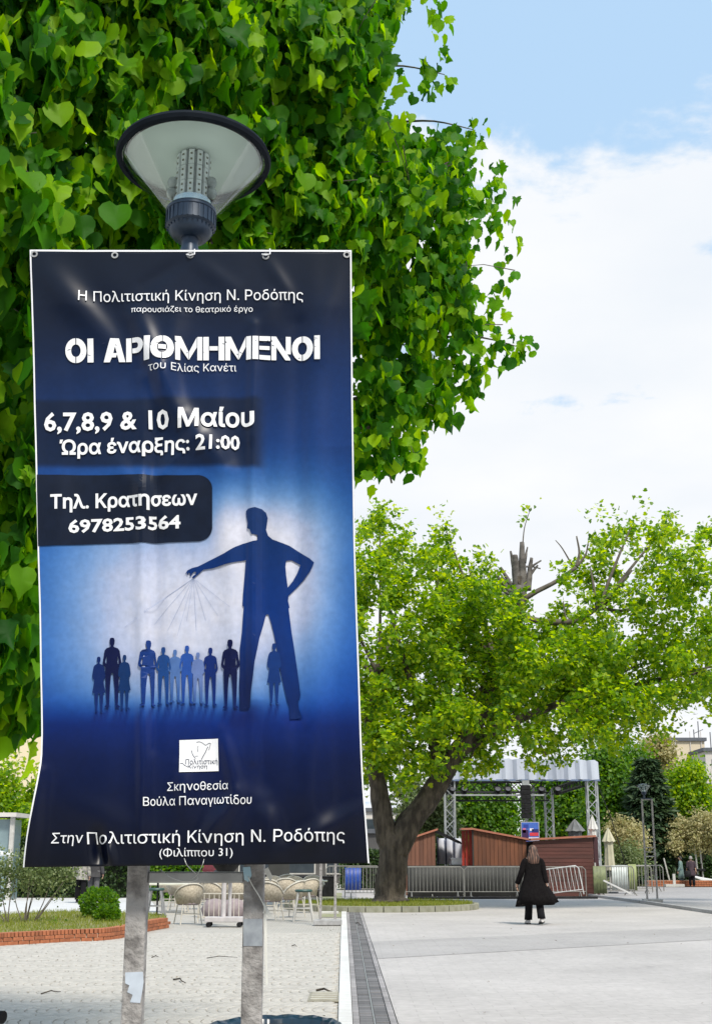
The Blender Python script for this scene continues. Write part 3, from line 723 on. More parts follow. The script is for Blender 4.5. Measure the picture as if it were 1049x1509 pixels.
m_conc = mat('concrete', (0.38, 0.38, 0.38), (0.28, 0.28, 0.28), rough=0.9, scale=10, bump=0.3)
def glass(name, col=(0.93, 0.97, 0.96), rough=0.02):
    m = bpy.data.materials.new(name); m.use_nodes = True
    n, l = m.node_tree.nodes, m.node_tree.links; o = n['Material Output']; n.remove(n['Principled BSDF'])
    g = n.new('ShaderNodeBsdfGlossy'); g.inputs['Roughness'].default_value = rough; t = n.new('ShaderNodeBsdfTransparent'); t.inputs[0].default_value = (*col, 1)
    fr = n.new('ShaderNodeFresnel'); fr.inputs[0].default_value = 1.5; mx = n.new('ShaderNodeMixShader')
    mu = n.new('ShaderNodeMapRange'); l.new(fr.outputs[0], mu.inputs[0]); mu.inputs[3].default_value = 0.0; mu.inputs[4].default_value = 0.35
    l.new(mu.outputs[0], mx.inputs[0]); l.new(t.outputs[0], mx.inputs[1]); l.new(g.outputs[0], mx.inputs[2]); l.new(mx.outputs[0], o.inputs[0])
    MATS[name] = m
    return m
m_glass = glass('clear lamp glass')
LY = 3.75
lc = at(286.5, 1400, LY); lx = lc.x
LG_G = 'twin-post lamps with a glass cone on top'
lamp = thing('street_lamp', 'big lamp with a clear glass cone, right in front, carrying the dark blue poster', 'street lamp', (lx, LY, 0), 0, LG_G)
half = 0.5 * 173 / F * (LY * math.cos(PITCH) - 0.25 * math.sin(PITCH))
TOP = 3.29
for s_ in (-1, 1):
    m_ = MB().box((s_ * half, 0, TOP / 2 - 0.05), (0.056, 0.052, TOP + 0.1))
    m_.build('post', m_post, lamp, bevel=0.006)
for z in (1.44, 1.58, 1.72, TOP - 0.05):
    MB().box((0, 0, z), (2 * half - 0.057, 0.026, 0.03)).build('rung', m_post if z > 1.5 else m_steel, lamp, bevel=0.004)
MB().box((0, 0, 0.05), (0.62, 0.34, 0.12)).build('base_block', m_conc, lamp, bevel=0.02)
hx = at(281, 330, LY).x - lx; hz = at(281, 362, LY).z
TILT = Matrix.Translation((hx, 0, hz)) @ Matrix.Rotation(R(-4.5), 4, 'X')
def LH(prof, name, m, n=40, closed=False, parent=lamp, smooth=True):
    return MB().lathe(prof, n, M=TILT, closed=closed).build(name, m, parent, smooth=smooth)
MB().box((0, 0, TOP - 0.015), (2 * half + 0.06, 0.06, 0.03)).build('top_bar', m_navy, lamp, bevel=0.006)
neckb = TOP - hz
LH([(0.030, neckb), (0.030, -0.02), (0.026, 0.0), (0.030, 0.03)], 'neck', m_navy)
LH([(0.03, 0.02), (0.055, 0.028), (0.068, 0.045), (0.072, 0.062)], 'lower_housing', m_navy)
hs_ = LH([(0.072, 0.060), (0.078, 0.066), (0.078, 0.112), (0.081, 0.114), (0.081, 0.126), (0.070, 0.128)], 'housing', m_navy)
for k in range(28):
    a_ = 2 * PI * k / 28
    mb = MB().box((0.0785, 0, 0.088), (0.005, 0.004, 0.045)); mb.bar((0.036, 0, 0.0235), (0.073, 0, 0.058), 0.004, 0.006)
    mb.v = [tuple(TILT @ (Matrix.Rotation(a_, 4, 'Z') @ Vector(p))) for p in mb.v]
    mb.build('cooling_fin', m_navy, hs_)
CB, CT = 0.118, 0.312
LH([(0.066, 0.126), (0.062, 0.130), (0.062, 0.158), (0.055, 0.160)], 'collar', m_chrome, smooth=True)
led = LH([(0.045, 0.155), (0.045, 0.325), (0.04, 0.328)], 'light_unit', m_led)
for k in range(12):
    a_ = 2 * PI * k / 12
    for w_, (z0, z1) in enumerate(((0.16, 0.213), (0.216, 0.269), (0.272, 0.325))):
        mb = MB().box((0.050, 0, (z0 + z1) / 2), (0.008, 0.017, z1 - z0)); mb.v = [tuple(TILT @ (Matrix.Rotation(a_, 4, 'Z') @ Vector(p))) for p in mb.v]
        mb.build('led_strip', m_strip, led)
        mb = MB()
        for zc in (0.3, 0.7): mb.box((0.0548, 0, z0 + (z1 - z0) * zc), (0.002, 0.006, 0.006))
        mb.v = [tuple(TILT @ (Matrix.Rotation(a_, 4, 'Z') @ Vector(p))) for p in mb.v]
        mb.build('led_chip', m_ledy, led)
for sx, sz in ((-0.064, 0.185), (-0.062, 0.225), (0.064, 0.185), (0.062, 0.225)):  # solid grey beads standing in for bulb reflections on the cone glass
    mb = MB().lathe([(0.0, -0.021), (0.014, -0.014), (0.018, 0), (0.014, 0.014), (0.0, 0.021)], 16, c=(sx, -0.012, sz)); mb.v = [tuple(TILT @ Vector(p)) for p in mb.v]
    mb.build('bulb_reflection', mat('bulb reflection grey', (0.5, 0.52, 0.53), (0.25, 0.27, 0.28), rough=0.1, scale=30) if 'bulb reflection grey' not in MATS else MATS['bulb reflection grey'], led, smooth='all')
LH([(0.079, CB), (0.232, CT), (0.229, CT), (0.077, CB)], 'glass_cone', m_glass, n=64)
RP = [(0.231, CT - 0.006), (0.246, CT - 0.004), (0.251, CT + 0.008), (0.246, CT + 0.020), (0.232, CT + 0.018)]
LH(RP, 'rim', m_rim, n=64, closed=True)
LH([(0.216, CT + 0.002), (0.224, CT + 0.004), (0.224, CT + 0.010), (0.216, CT + 0.009)], 'inner_ring', m_rim, n=64, closed=True)
LH([(0.0001, CT + 0.022), (0.12, CT + 0.020), (0.226, CT + 0.012), (0.226, CT + 0.024), (0.12, CT + 0.05), (0.0001, CT + 0.06)], 'reflector_lid', m_refl, n=64)
# plain copies further off (before the near lamp gets its own wear)
LDEF = [('lamp standing on the grey side paving right of the barriers', gnd(961, 1331)), ('lamp beside the bar stool, its cone hidden by the dark blue poster', gnd(483, 1364))]
for lab, p in LDEF:
    r_ = thing('street_lamp', lab, 'street lamp', (p.x, p.y, 0.02), 0, LG_G)
    for ch in [x for x in COL.objects if x.parent == lamp]:
        c = ch.copy(); COL.objects.link(c); c.parent = r_

# eyelets and knots along the poster's top hem
for ex, ey in ((52, 376), (170, 377), (281, 377), (392, 379), (511, 376)):
    p = S(ex, ey, 0.002) - BO; M_ = Matrix.Rotation(R(90), 4, 'X')
    MB().lathe([(0.006, -0.001), (0.011, -0.001), (0.011, 0.0015), (0.006, 0.0015)], 14, c=p, closed=True, M=M_).build('eyelet', m_steel, banner)
for ex in (281, 392):
    p = S(ex, 377, 0.003) - BO
    MB().tube([p + Vector((-0.012, 0, 0.002)), p + Vector((0, -0.006, -0.004)), p + Vector((0.013, 0, 0.003)), p + Vector((0.012, 0.004, 0.022))], 0.0022, 5).build('hem_tie', m_vwhite, banner)
# wear on the near lamp: torn paper, tape, wire, ribbon
m_paper = mat('torn bluish paper', (0.52, 0.58, 0.66), (0.42, 0.47, 0.54), rough=0.8, scale=20)
m_tape = mat('pale blue tape', (0.30, 0.50, 0.62), (0.42, 0.58, 0.66), rough=0.4, scale=20)
m_wire = mat('silvery wire', (0.55, 0.55, 0.53), rough=0.4, metal=0.5)
m_rib = mat('translucent packing tape', (0.72, 0.72, 0.68), (0.6, 0.6, 0.56), rough=0.3)
YF = LY - 0.0262
def flatpatch(name, pts, m, label, cat, Yp=None, th=0.001):
    P = [at(x, y, Yp or YF) for x, y in pts]; c = sum(P, Vector()) / len(P)
    mb = MB(); n = len(P); v = [p - c for p in P] + [p - c + Vector((0, -th, 0)) for p in P]
    f = [tuple(range(n)), tuple(range(2 * n - 1, n - 1, -1))] + [(k, k + n, (k + 1) % n + n, (k + 1) % n) for k in range(n)]
    mb.add(v, f); o = mb.build(name, m, None, loc=c); tag(o, label, cat); return o
flatpatch('torn_notice', [(185, 1433), (211, 1432), (212, 1447), (210, 1462), (207, 1478), (192, 1477), (196, 1466), (188, 1462), (191, 1452), (185, 1449)], m_paper, 'torn bluish paper notice stuck low on the left lamp post', 'notice')
flatpatch('tape_strip', [(358, 1278), (369, 1277), (371, 1290), (366, 1300), (360, 1296)], m_tape, 'pale blue tape wrapped at the top of the right lamp post', 'tape')
flatpatch('weathered_sticker', [(359, 1354), (387, 1354), (387, 1394), (359, 1394)], mat('grey old sticker', (0.30, 0.33, 0.36), (0.20, 0.22, 0.25), rough=0.7, scale=30), 'grey weathered sticker halfway down the right lamp post', 'sticker')
def wire(name, pts, r_, m, label, cat, grp=None):
    P = [at(x, y, Yp) for x, y, Yp in pts]
    # smooth with catmull-rom
    Q = []
    for i in range(len(P) - 1):
        p0, p1, p2, p3 = P[max(i - 1, 0)], P[i], P[i + 1], P[min(i + 2, len(P) - 1)]
        for k in range(5):
            t = k / 5; Q.append(0.5 * ((2 * p1) + (p2 - p0) * t + (2 * p0 - 5 * p1 + 4 * p2 - p3) * t * t + (3 * p1 - p0 - 3 * p2 + p3) * t ** 3))
    Q.append(P[-1]); c = P[0]
    o = MB().tube([p - c for p in Q], r_, 5).build(name, m, None, smooth='all', loc=c); tag(o, label, cat, grp); return o
YW = YF - 0.03
wire('hanging_wire', [(272, 1265, YB - 0.03), (276, 1275, YB - 0.035), (287, 1286, YW), (292, 1293, YW), (286, 1298, YW), (266, 1298, YW), (250, 1292, YW), (236, 1281, LY)], 0.0013, m_wire, 'pale wire loop tied through the poster hem between the posts', 'wire')
wire('tie_wire', [(301, 1266, YB - 0.03), (298, 1276, YB - 0.035), (290, 1290, YW), (280, 1297, YW)], 0.0011, m_wire, 'short pale wire end hanging from the poster hem', 'wire')
wire('twine', [(366, 1292, YF - 0.004), (373, 1306, YF - 0.006), (383, 1322, YF - 0.006), (390, 1338, YF + 0.0), (388, 1346, YF)], 0.0014, m_rib, 'pale twine wound slantwise round the right lamp post', 'twine')
for pts, lab in (([(386, 1328), (392, 1334), (402, 1352), (397, 1353), (388, 1342)], 'torn clear tape end sticking out beside the right lamp post'),
                 ([(388, 1282), (395, 1278), (402, 1292), (399, 1300)], 'small clear tape flap just below the poster by the right post'),
                 ([(389.5, 1340), (393, 1350), (394, 1400), (395, 1450), (392, 1452), (390, 1400), (388.5, 1355)], 'long clear tape tail hanging down the right lamp post')):
    flatpatch('tape_flap', pts, m_rib, lab, 'tape', Yp=YF + 0.01)

# ================================================================ trees
m_bark = mat('rough dark bark', (0.035, 0.028, 0.021), (0.095, 0.078, 0.058), rough=0.95, scale=7, bump=1.0, bscale=16, lo=0.4, hi=0.62, stretch=(1, 1, 0.3), bdist=0.08)
m_twig = mat('twig bark', (0.13, 0.11, 0.09), (0.08, 0.07, 0.055), rough=0.9, scale=8)
L_near = leafmat('broad fresh leaf', (0.014, 0.08, 0.008), (0.055, 0.20, 0.008), (0.23, 0.40, 0.010), 0.52, 0.55, 0.16)
L_mid = leafmat('yellow green leaf', (0.04, 0.12, 0.008), (0.14, 0.26, 0.008), (0.32, 0.40, 0.012), 0.5, 0.5)
L_far = leafmat('fresh green leaf', (0.035, 0.10, 0.012), (0.07, 0.17, 0.014), (0.15, 0.26, 0.018), 0.42, 0.5)
L_dark = leafmat('deep green leaf', (0.018, 0.042, 0.012), (0.03, 0.065, 0.016), (0.05, 0.09, 0.02), 0.25, 0.5)
L_con = leafmat('conifer needles', (0.018, 0.042, 0.018), (0.032, 0.065, 0.024), (0.06, 0.10, 0.04), 0.12, 0.6)
L_cream = leafmat('cream blossom', (0.30, 0.29, 0.13), (0.42, 0.38, 0.21), (0.16, 0.17, 0.05), 0.3, 0.6)
L_olive = leafmat('grey green leaf', (0.07, 0.11, 0.035), (0.12, 0.16, 0.06), (0.20, 0.24, 0.11), 0.3, 0.5)
L_yel = leafmat('yellow green grass', (0.10, 0.15, 0.015), (0.17, 0.20, 0.025), (0.24, 0.25, 0.05), 0.3, 0.7)

def limb(path, r0, r1, n=8, wob=0.3, steps=4):
    P = [Vector(p) for p in path]; Q = []
    for i in range(len(P) - 1):
        p0, p1, p2, p3 = P[max(i - 1, 0)], P[i], P[i + 1], P[min(i + 2, len(P) - 1)]
        for k in range(steps):
            t = k / steps; Q.append(0.5 * ((2 * p1) + (p2 - p0) * t + (2 * p0 - 5 * p1 + 4 * p2 - p3) * t * t + (3 * p1 - p0 - 3 * p2 + p3) * t ** 3))
    Q.append(P[-1]); m_ = len(Q)
    return Q, [r0 + (r1 - r0) * (k / (m_ - 1)) for k in range(m_)]

# ---- the big near tree
NB = []
for px, py, r_, Y in [(545, 30, 84, 7.6), (470, -40, 150, 7.6), (520, 160, 84, 7.4), (480, 90, 105, 7.0), (590, 240, 55, 7.8), (622, 292, 88, 7.8), (665, 240, 38, 7.8), (672, 300, 52, 7.8), (622, 400, 86, 7.8), (668, 380, 52, 7.8), (665, 440, 44, 7.8), (590, 500, 74, 7.7), (655, 490, 40, 7.8), (560, 580, 70, 7.6), (620, 560, 40, 7.7), (665, 540, 26, 7.8),
                      (545, 630, 40, 7.5), (590, 610, 34, 7.6), (560, 655, 22, 7.6), (640, 585, 20, 7.7), (400, 60, 150, 6.9), (250, 20, 150, 6.4), (120, -20, 150, 6.0), (40, 120, 140, 5.8), (-60, 250, 150, 5.8), (150, 150, 130, 6.1), (300, 210, 150, 6.8), (420, 260, 150, 7.1), (540, 330, 110, 7.4),
                      (150, 320, 140, 6.3), (50, 330, 110, 5.9), (10, 450, 110, 6.0), (300, 420, 160, 7.2), (450, 470, 130, 7.3), (-30, 600, 110, 6.2), (30, 700, 80, 6.3), (120, 560, 150, 7.0), (-30, 800, 100, 6.4), (30, 870, 80, 6.4), (100, 800, 110, 7.0), (10, 980, 72, 6.5), (60, 1010, 55, 6.7), (-70, 960, 90, 6.6),
                      (-200, 100, 180, 6.5), (-250, 400, 200, 6.8), (-220, 700, 180, 7.0)]:
    NB.append(blob(px, py, r_, Y, 1.1))
nb_vis = len(NB)
for c in [(-3.2, 8.6, 8.6), (-1.4, 8.8, 8.2), (-4.6, 9.2, 7.0), (-2.4, 10.4, 6.6), (-0.6, 9.6, 6.4), (-4.8, 8.0, 5.0), (-3.4, 10.6, 5.0), (-1.8, 9.4, 5.0), (-5.2, 10.0, 4.2)]:
    NB.append((c, (1.5, 1.4, 1.3)))
w = [(b[1][0] ** 2.1) * (2.6 if i < nb_vis else 0.9) for i, b in enumerate(NB)]
near_tree = thing('broadleaf_tree', 'large dense tree with big drooping heart-shaped leaves filling the upper left behind the lamp', 'tree', (-4.0, 8.6, 0))
NT = Vector(near_tree.location)
NB2 = []; w = []
for i_, (cc_, q_) in enumerate(NB):
    vis_ = i_ < nb_vis; NB2.append((cc_, tuple(x * 0.87 for x in q_))); w.append(q_[0] ** 2 * (1.0 if vis_ else 0.9))
    if vis_:
        for k in range(9):
            d_ = rng.normal(size=3); d_[1] = -abs(d_[1]) if rng.random() < 0.75 else d_[1]; d_ /= np.linalg.norm(d_)
            s_ = q_[0] * rng.uniform(0.16, 0.32); NB2.append((tuple(np.array(cc_) + d_ * np.array(q_) * rng.uniform(0.74, 0.9)), (s_, s_, s_ * 1.25))); w.append(4.2 * s_ ** 1.5 * q_[0] ** 0.6)
P, D = cloud(NB2, 42000, 11, np.array([0.05, 0.05, 0.11]), shell=0.6, weights=w)
# fringe twigs that stick out of the silhouette
FR = []
for px, py, Y in [(752, 505, 7.8), (772, 516, 7.8), (735, 512, 7.8), (745, 525, 7.8), (655, 192, 7.7), (690, 188, 7.7), (700, 198, 7.7), (640, 30, 7.6), (648, 70, 7.6), (655, 112, 7.6), (645, 10, 7.6), (632, 92, 7.6), (738, 245, 7.8), (744, 300, 7.8), (742, 360, 7.8), (736, 420, 7.8), (640, 600, 7.7), (690, 570, 7.8), (612, 668, 7.6), (598, 655, 7.6), (560, 670, 7.6), (535, 672, 7.6), (530, 655, 7.6), (626, 130, 7.6), (634, 205, 7.6), (715, 490, 7.8), (706, 470, 7.8), (680, 575, 7.8), (655, 600, 7.7), (645, 590, 7.7), (618, 635, 7.7), (605, 675, 7.6), (590, 668, 7.6), (548, 680, 7.6), (528, 682, 7.5), (735, 330, 7.8), (730, 400, 7.8), (728, 450, 7.8), (760, 508, 7.8), (720, 530, 7.8), (700, 545, 7.8)]:
    FR += [np.array(at(px, py, Y)) + rng.normal(size=3) * 0.045 for _ in range(7)]
FRn = np.array(FR); P = np.concatenate([P, FRn]); D = np.concatenate([D, nrm(FRn - np.array((-1.6, 8.4, 5.5)))])
P = P[:, :]; t, nn = frames(P, D, droop=1.6, outw=0.25, jit=0.38, upn=0.15)
nn = nrm(nn * 0.55 + nrm(rng.normal(size=nn.shape) * np.array([1, 1, 0.3])) * 0.75); nn = nrm(nn - t * (nn * t).sum(1, keepdims=True))
size = rng.uniform(0.07, 0.15, len(P)) * np.clip(1.08 - 0.17 * (P[:, 0] + 1.8), 0.62, 1.15)
dist = np.linalg.norm(P - np.array([0, 0, 1.5]), axis=1)
# project to find which leaves are in the picture, and rank by size shown
Rl = P - np.array([0, 0, CAMZ]); cp, sp = math.cos(PITCH), math.sin(PITCH)
zc = Rl[:, 1] * cp + Rl[:, 2] * sp; yc = -Rl[:, 1] * sp + Rl[:, 2] * cp
pxs = 524.5 + F * Rl[:, 0] / zc; pys = 754.5 - F * yc / zc
inside = (pxs > 5) & (pxs < 1040) & (pys > 5) & (pys < 1500) & ~((pxs > 45) & (pxs < 520) & (pys > 375) & (pys < 1270)) & (zc > 0)
# leaves in front: occupancy by coarse picture cells
cell = (pxs // 30).astype(int) * 100 + (pys // 30).astype(int)
order = np.argsort(zc); seen = {}; pick = []
for i in order:
    if not inside[i]: continue
    k = cell[i]
    if seen.get(k, 0) < 1: seen[k] = 1; pick.append(i)
pick = sorted(pick, key=lambda i: -size[i] / zc[i])[:300]
rest = np.ones(len(P), bool); rest[pick] = False
# keep leaves from coming too close to the lamp head
rest &= ~((P[:, 1] < 4.6))
lv_me = []
for vi in range(4):
    v, f = (LEAF_BIG, LEAF_LOB, LEAF_ROU, LEAF_LOB)[vi]; vv = v.copy(); vv[:, 2] += 0.05 * np.sin(5 * v[:, 0] + 3 * vi) + 0.06 * vi * (v[:, 1] - 0.4) ** 2; vv[:, 0] *= 0.9 + 0.07 * vi
    me = bpy.data.meshes.new('leaf'); me.from_pydata(vv.tolist(), [], f.tolist()); me.materials.append(L_near); me.shade_smooth(); lv_me.append(me)
for q_, i in enumerate(pick):
    o = bpy.data.objects.new('leaf', lv_me[q_ % 4]); COL.objects.link(o); o.parent = near_tree
    x = np.cross(t[i], nn[i]); M = Matrix(((x[0], t[i][0], nn[i][0]), (x[1], t[i][1], nn[i][1]), (x[2], t[i][2], nn[i][2])))
    o.rotation_euler = M.to_euler(); s_ = float(size[i]); o.scale = (s_, s_, s_); o.location = Vector(P[i]) - NT
kind_ = rng.integers(0, 3, len(P)); size = size * rng.uniform(0.75, 1.15, len(P))
for q_, tm_ in enumerate((LEAF_BIG, LEAF_LOB, LEAF_ROU)):
    r2 = rest & (kind_ == q_); o = leaves('foliage', P[r2] - np.array(NT), t[r2], nn[r2], size[r2], tm_, L_near, near_tree); o['kind'] = 'stuff'; o.data.shade_smooth()
tw_ = MB()
for i in rng.choice(len(P), 260, replace=False):
    p = Vector(P[i]) - NT; q_ = p - Vector(D[i]) * 0.28 + Vector((rng.normal() * 0.08, rng.normal() * 0.08, 0.10)); tw_.tube([p, p.lerp(q_, 0.5) + Vector((0, 0, 0.03)), q_], [0.0015, 0.0025, 0.0035], 4)
o = tw_.build('twigs', m_twig, near_tree); o['kind'] = 'stuff'
mb = MB(); Q, rr = limb([(0, 0, -0.1), (0.05, 0, 1.2), (0.1, -0.1, 2.6), (0.3, -0.1, 4.0)], 0.26, 0.17, 12); rr[0] = 0.36; mb.tube(Q, rr, 14, wob=0.25)
mb.build('trunk', m_bark, near_tree, smooth='all')
for b in NB[:nb_vis:2] + NB[nb_vis:]:
    c = Vector(b[0]) - NT; s0 = Vector((0.25, -0.1, 2.6 + random.random() * 1.4)); mid = s0.lerp(c, 0.5) + Vector((0, 0, 0.25))
    Q, rr = limb([s0, mid, c], 0.075, 0.012, 7); MB().tube(Q, rr, 6).build('branch', m_twig, near_tree, smooth='all')
for px, py, Y in [(772, 514, 7.8), (700, 192, 7.7), (655, 110, 7.6), (612, 664, 7.6), (645, 600, 7.7)]:
    c = at(px, py, Y); s0 = c + Vector((-0.55, 0.1, 0.12)); Q, rr = limb([s0 - NT, (s0.lerp(c, 0.5) + Vector((0, 0, 0.04))) - NT, c - NT], 0.010, 0.003, 5)
    MB().tube(Q, rr, 5).build('branch', m_twig, near_tree, smooth='all')
wire('hanging_vine', [(574, 640, 7.6), (576, 665, 7.6), (573, 690, 7.6), (577, 712, 7.6)], 0.006, m_twig, 'thin dry vine hanging below the lowest leaves right of the poster', 'vine')

# ---- island with the forked tree
IC = at(562, 1330, 39.2); IC.z = 0
RI = 2.75
isl = thing('round_planter', 'round grassy planter with a low stone curb under the forked tree', 'planter', (IC.x, IC.y, 0))
m_curb = mat('mossy curb stone', (0.20, 0.20, 0.14), (0.27, 0.27, 0.21), rough=0.9, scale=5, rnd=0.15)
c0 = None; NC = 36
for k in range(NC):
    a_ = 2 * PI * (k + 0.5) / NC
    if c0 is None: o = c0 = MB().box((0, 0, 0.075), (0.14, 2 * PI * RI / NC - 0.015, 0.17)).build('curb_stone', m_curb, isl, bevel=0.012)
    else: o = c0.copy(); COL.objects.link(o); o.parent = isl
    o.location = (RI * math.cos(a_), RI * math.sin(a_), 0); o.rotation_euler = (0, 0, a_)
m_soil = mat('dry grassy soil', (0.19, 0.20, 0.07), (0.24, 0.21, 0.12), rough=1, scale=2.5)
MB().lathe([(RI - 0.06, 0.0), (RI - 0.06, 0.13), (RI * 0.5, 0.16), (0.001, 0.18)], 36).build('soil', m_soil, isl, smooth=True)
def grass(name, pts, n, h, m, parent=None, r=rng):
    v = (np.array([(-0.06, 0, 0), (0.06, 0, 0), (0.03, 0.7, 0.08), (0, 1, 0.2)], float), np.array([(0, 1, 2), (0, 2, 3)]))
    n_ = len(pts); up = nrm(np.array([0, 0, 1.0]) + r.normal(size=(n_, 3)) * 0.35); d = nrm(r.normal(size=(n_, 3)) * np.array([1, 1, 0.1])); d = nrm(d - up * (d * up).sum(1, keepdims=True))
    return leaves(name, pts, up, d, r.uniform(0.6, 1.3, n_) * h, v, m, parent)
n_ = 9000; a_ = rng.random(n_) * 2 * PI; q_ = np.sqrt(rng.random(n_)) * (RI - 0.1)
o = grass('planter_grass', np.stack([q_ * np.cos(a_), q_ * np.sin(a_), np.full(n_, 0.14)], 1), n_, 0.10, L_yel, isl); o['kind'] = 'stuff'

TY = 39.2; TB = at(574, 1324, TY); TB.z = 0.1
ft = thing('forked_tree', 'wide spreading bright green tree with a forked dark trunk on the round planter', 'tree', (TB.x, TB.y, 0.1))
def T3(px, py, Y=TY): return at(px, py, Y) - Vector((TB.x, TB.y, 0.1))
def tubepx(pts, w0, w1, name='limb', n=12, wob=0.22, m=m_bark, Y=TY):
    k = TY / 1900 * 1.03
    Q, rr = limb([T3(*p) for p in pts], w0 * k / 2, w1 * k / 2, n)
    return MB().tube(Q, rr, n, wob=wob).build(name, m, ft, smooth='all')
mb = MB(); Q, rr = limb([T3(574, 1328), T3(574, 1318), T3(577, 1290), T3(580, 1262), T3(583, 1240)], 1, 1, 16)
rr = list(np.interp(np.linspace(0, 1, len(Q)), [0, 0.10, 0.25, 0.6, 1], [0.60, 0.50, 0.43, 0.41, 0.40])); mb.tube(Q, rr, 20, wob=0.22)
mb.build('trunk', m_bark, ft, smooth='all')
tubepx([(580, 1250), (569, 1225), (563, 1195), (557, 1160), (548, 1110), (545, 1050), (560, 980)], 36, 12)
tubepx([(582, 1255), (600, 1220), (625, 1185), (650, 1150), (668, 1115), (700, 1070), (735, 990), (762, 910), (765, 850, TY)], 38, 13)
tubepx([(650, 1150), (640, 1100), (625, 1050), (600, 990), (575, 900)], 18, 5)
tubepx([(668, 1115), (720, 1080), (790, 1050), (850, 1030), (930, 1020)], 18, 4)
tubepx([(740, 980), (690, 930), (650, 880), (640, 820)], 12, 3)
tubepx([(764, 905), (790, 915), (845, 915), (880, 895), (905, 870), (930, 840)], 11, 4, m=m_twig)
tubepx([(768, 885), (790, 872), (820, 856), (848, 836)], 8, 5, m=m_twig)
tubepx([(848, 836), (853, 815), (849, 790)], 4.5, 2, m=m_twig); tubepx([(848, 836), (862, 818), (866, 800)], 4, 1.6, m=m_twig); tubepx([(842, 832), (828, 808), (818, 796)], 2.4, 1.0, m=m_twig)
tubepx([(880, 895), (915, 900), (960, 890), (1000, 870)], 6, 2, m=m_twig)
tubepx([(930, 1020), (980, 1000), (1040, 990)], 7, 3)
# pollarded knob with stub ends
stub = [(762, 875, 758, 818, 16, 9), (768, 872, 769, 799, 14, 7), (776, 870, 783, 822, 10, 5), (758, 850, 752, 812, 7, 3), (778, 840, 797, 826, 4, 2.4), (780, 850, 792, 833, 5, 3), (772, 830, 777, 806, 5, 2), (775, 835, 796, 838, 3, 2),
        (752, 872, 728, 846, 8, 4), (750, 876, 722, 858, 6, 3), (755, 868, 737, 836, 7, 4), (748, 878, 718, 870, 4, 2), (752, 868, 731, 838, 3, 1.2)]
for x0, y0, x1, y1, a, b in stub:
    tubepx([(x0, y0), ((x0 + x1) / 2, (y0 + y1) / 2 - 1), (x1, y1)], a, b, 'stub', 7, 0.4, mat('pale dead wood', (0.15, 0.135, 0.125), (0.06, 0.055, 0.05), rough=0.95, scale=5))
MB().lathe([(0.10, -0.6), (0.22, -0.35), (0.27, 0), (0.2, 0.2), (0.05, 0.3)], 12, c=T3(763, 874)).build('knob', MATS['pale dead wood'], ft, smooth=True)
tubepx([(770, 800), (772, 780), (776, 765), (782, 748)], 2, 0.8, 'twig', 5, 0, m_twig)
FB = []
FL = [(560, 800, 42), (540, 850, 55), (600, 850, 48), (645, 835, 36), (655, 790, 20), (570, 762, 22), (690, 850, 38), (730, 885, 40), (620, 920, 75), (700, 950, 75), (560, 960, 65), (560, 1040, 62), (640, 1030, 78), (720, 1030, 78), (800, 975, 62), (800, 1040, 72), (870, 1000, 66), (880, 1055, 48), (590, 1105, 36), (700, 1108, 28), (640, 1110, 24), (780, 1085, 26), (850, 1082, 26), (545, 1115, 30),
      (870, 850, 44), (895, 800, 30), (930, 790, 24), (960, 830, 52), (985, 785, 22), (1020, 850, 50), (930, 880, 48), (880, 925, 40), (980, 925, 66), (1050, 930, 55), (950, 990, 62), (1020, 990, 48), (1060, 1020, 36), (940, 1050, 30), (965, 1075, 16), (1042, 790, 16), (830, 900, 22), (1120, 900, 70), (1130, 980, 60), (1180, 940, 55), (500, 900, 60), (480, 1000, 70), (460, 940, 50), (610, 1145, 18), (760, 960, 50), (740, 1000, 60), (700, 1060, 50), (660, 980, 60), (660, 1080, 40), (560, 1090, 40), (590, 1000, 50), (700, 1128, 18), (805, 1128, 15), (560, 1135, 22), (590, 1150, 16), (680, 1138, 14), (540, 1150, 18), (620, 1120, 30), (585, 1075, 45), (900, 960, 40), (920, 1080, 22), (900, 1100, 18), (850, 940, 36), (700, 910, 44), (650, 880, 40), (1045, 1035, 24), (760, 950, 45), (800, 940, 30), (840, 950, 36), (880, 965, 45), (780, 1010, 58), (840, 1010, 50), (905, 1030, 46), (960, 1035, 34), (720, 1090, 30), (800, 1098, 24), (860, 1085, 28), (905, 1075, 26), (700, 880, 36), (1000, 1020, 34), (745, 885, 22), (778, 893, 17), (733, 868, 14), (724, 1128, 15), (775, 1118, 14), (842, 1112, 15), (690, 1146, 10)]
for px, py, r_ in FL:
    FB.append(blob(px, py, r_ * 0.74, TY + rng.uniform(-2.5, 2.0), 1.2))
    for k in range(7 if r_ > 26 else 3):
        a_ = rng.random() * 2 * PI; q_ = r_ * rng.uniform(0.55, 1.02); FB.append(blob(px + q_ * math.cos(a_), py + q_ * 0.85 * math.sin(a_), r_ * rng.uniform(0.18, 0.34), TY + rng.uniform(-3.2, 2.6), 1.0))
P, D = cloud(FB, 74000, 16, 0.12, shell=0.55, weights=[b[1][0] ** 1.75 for b in FB])
SPR = []
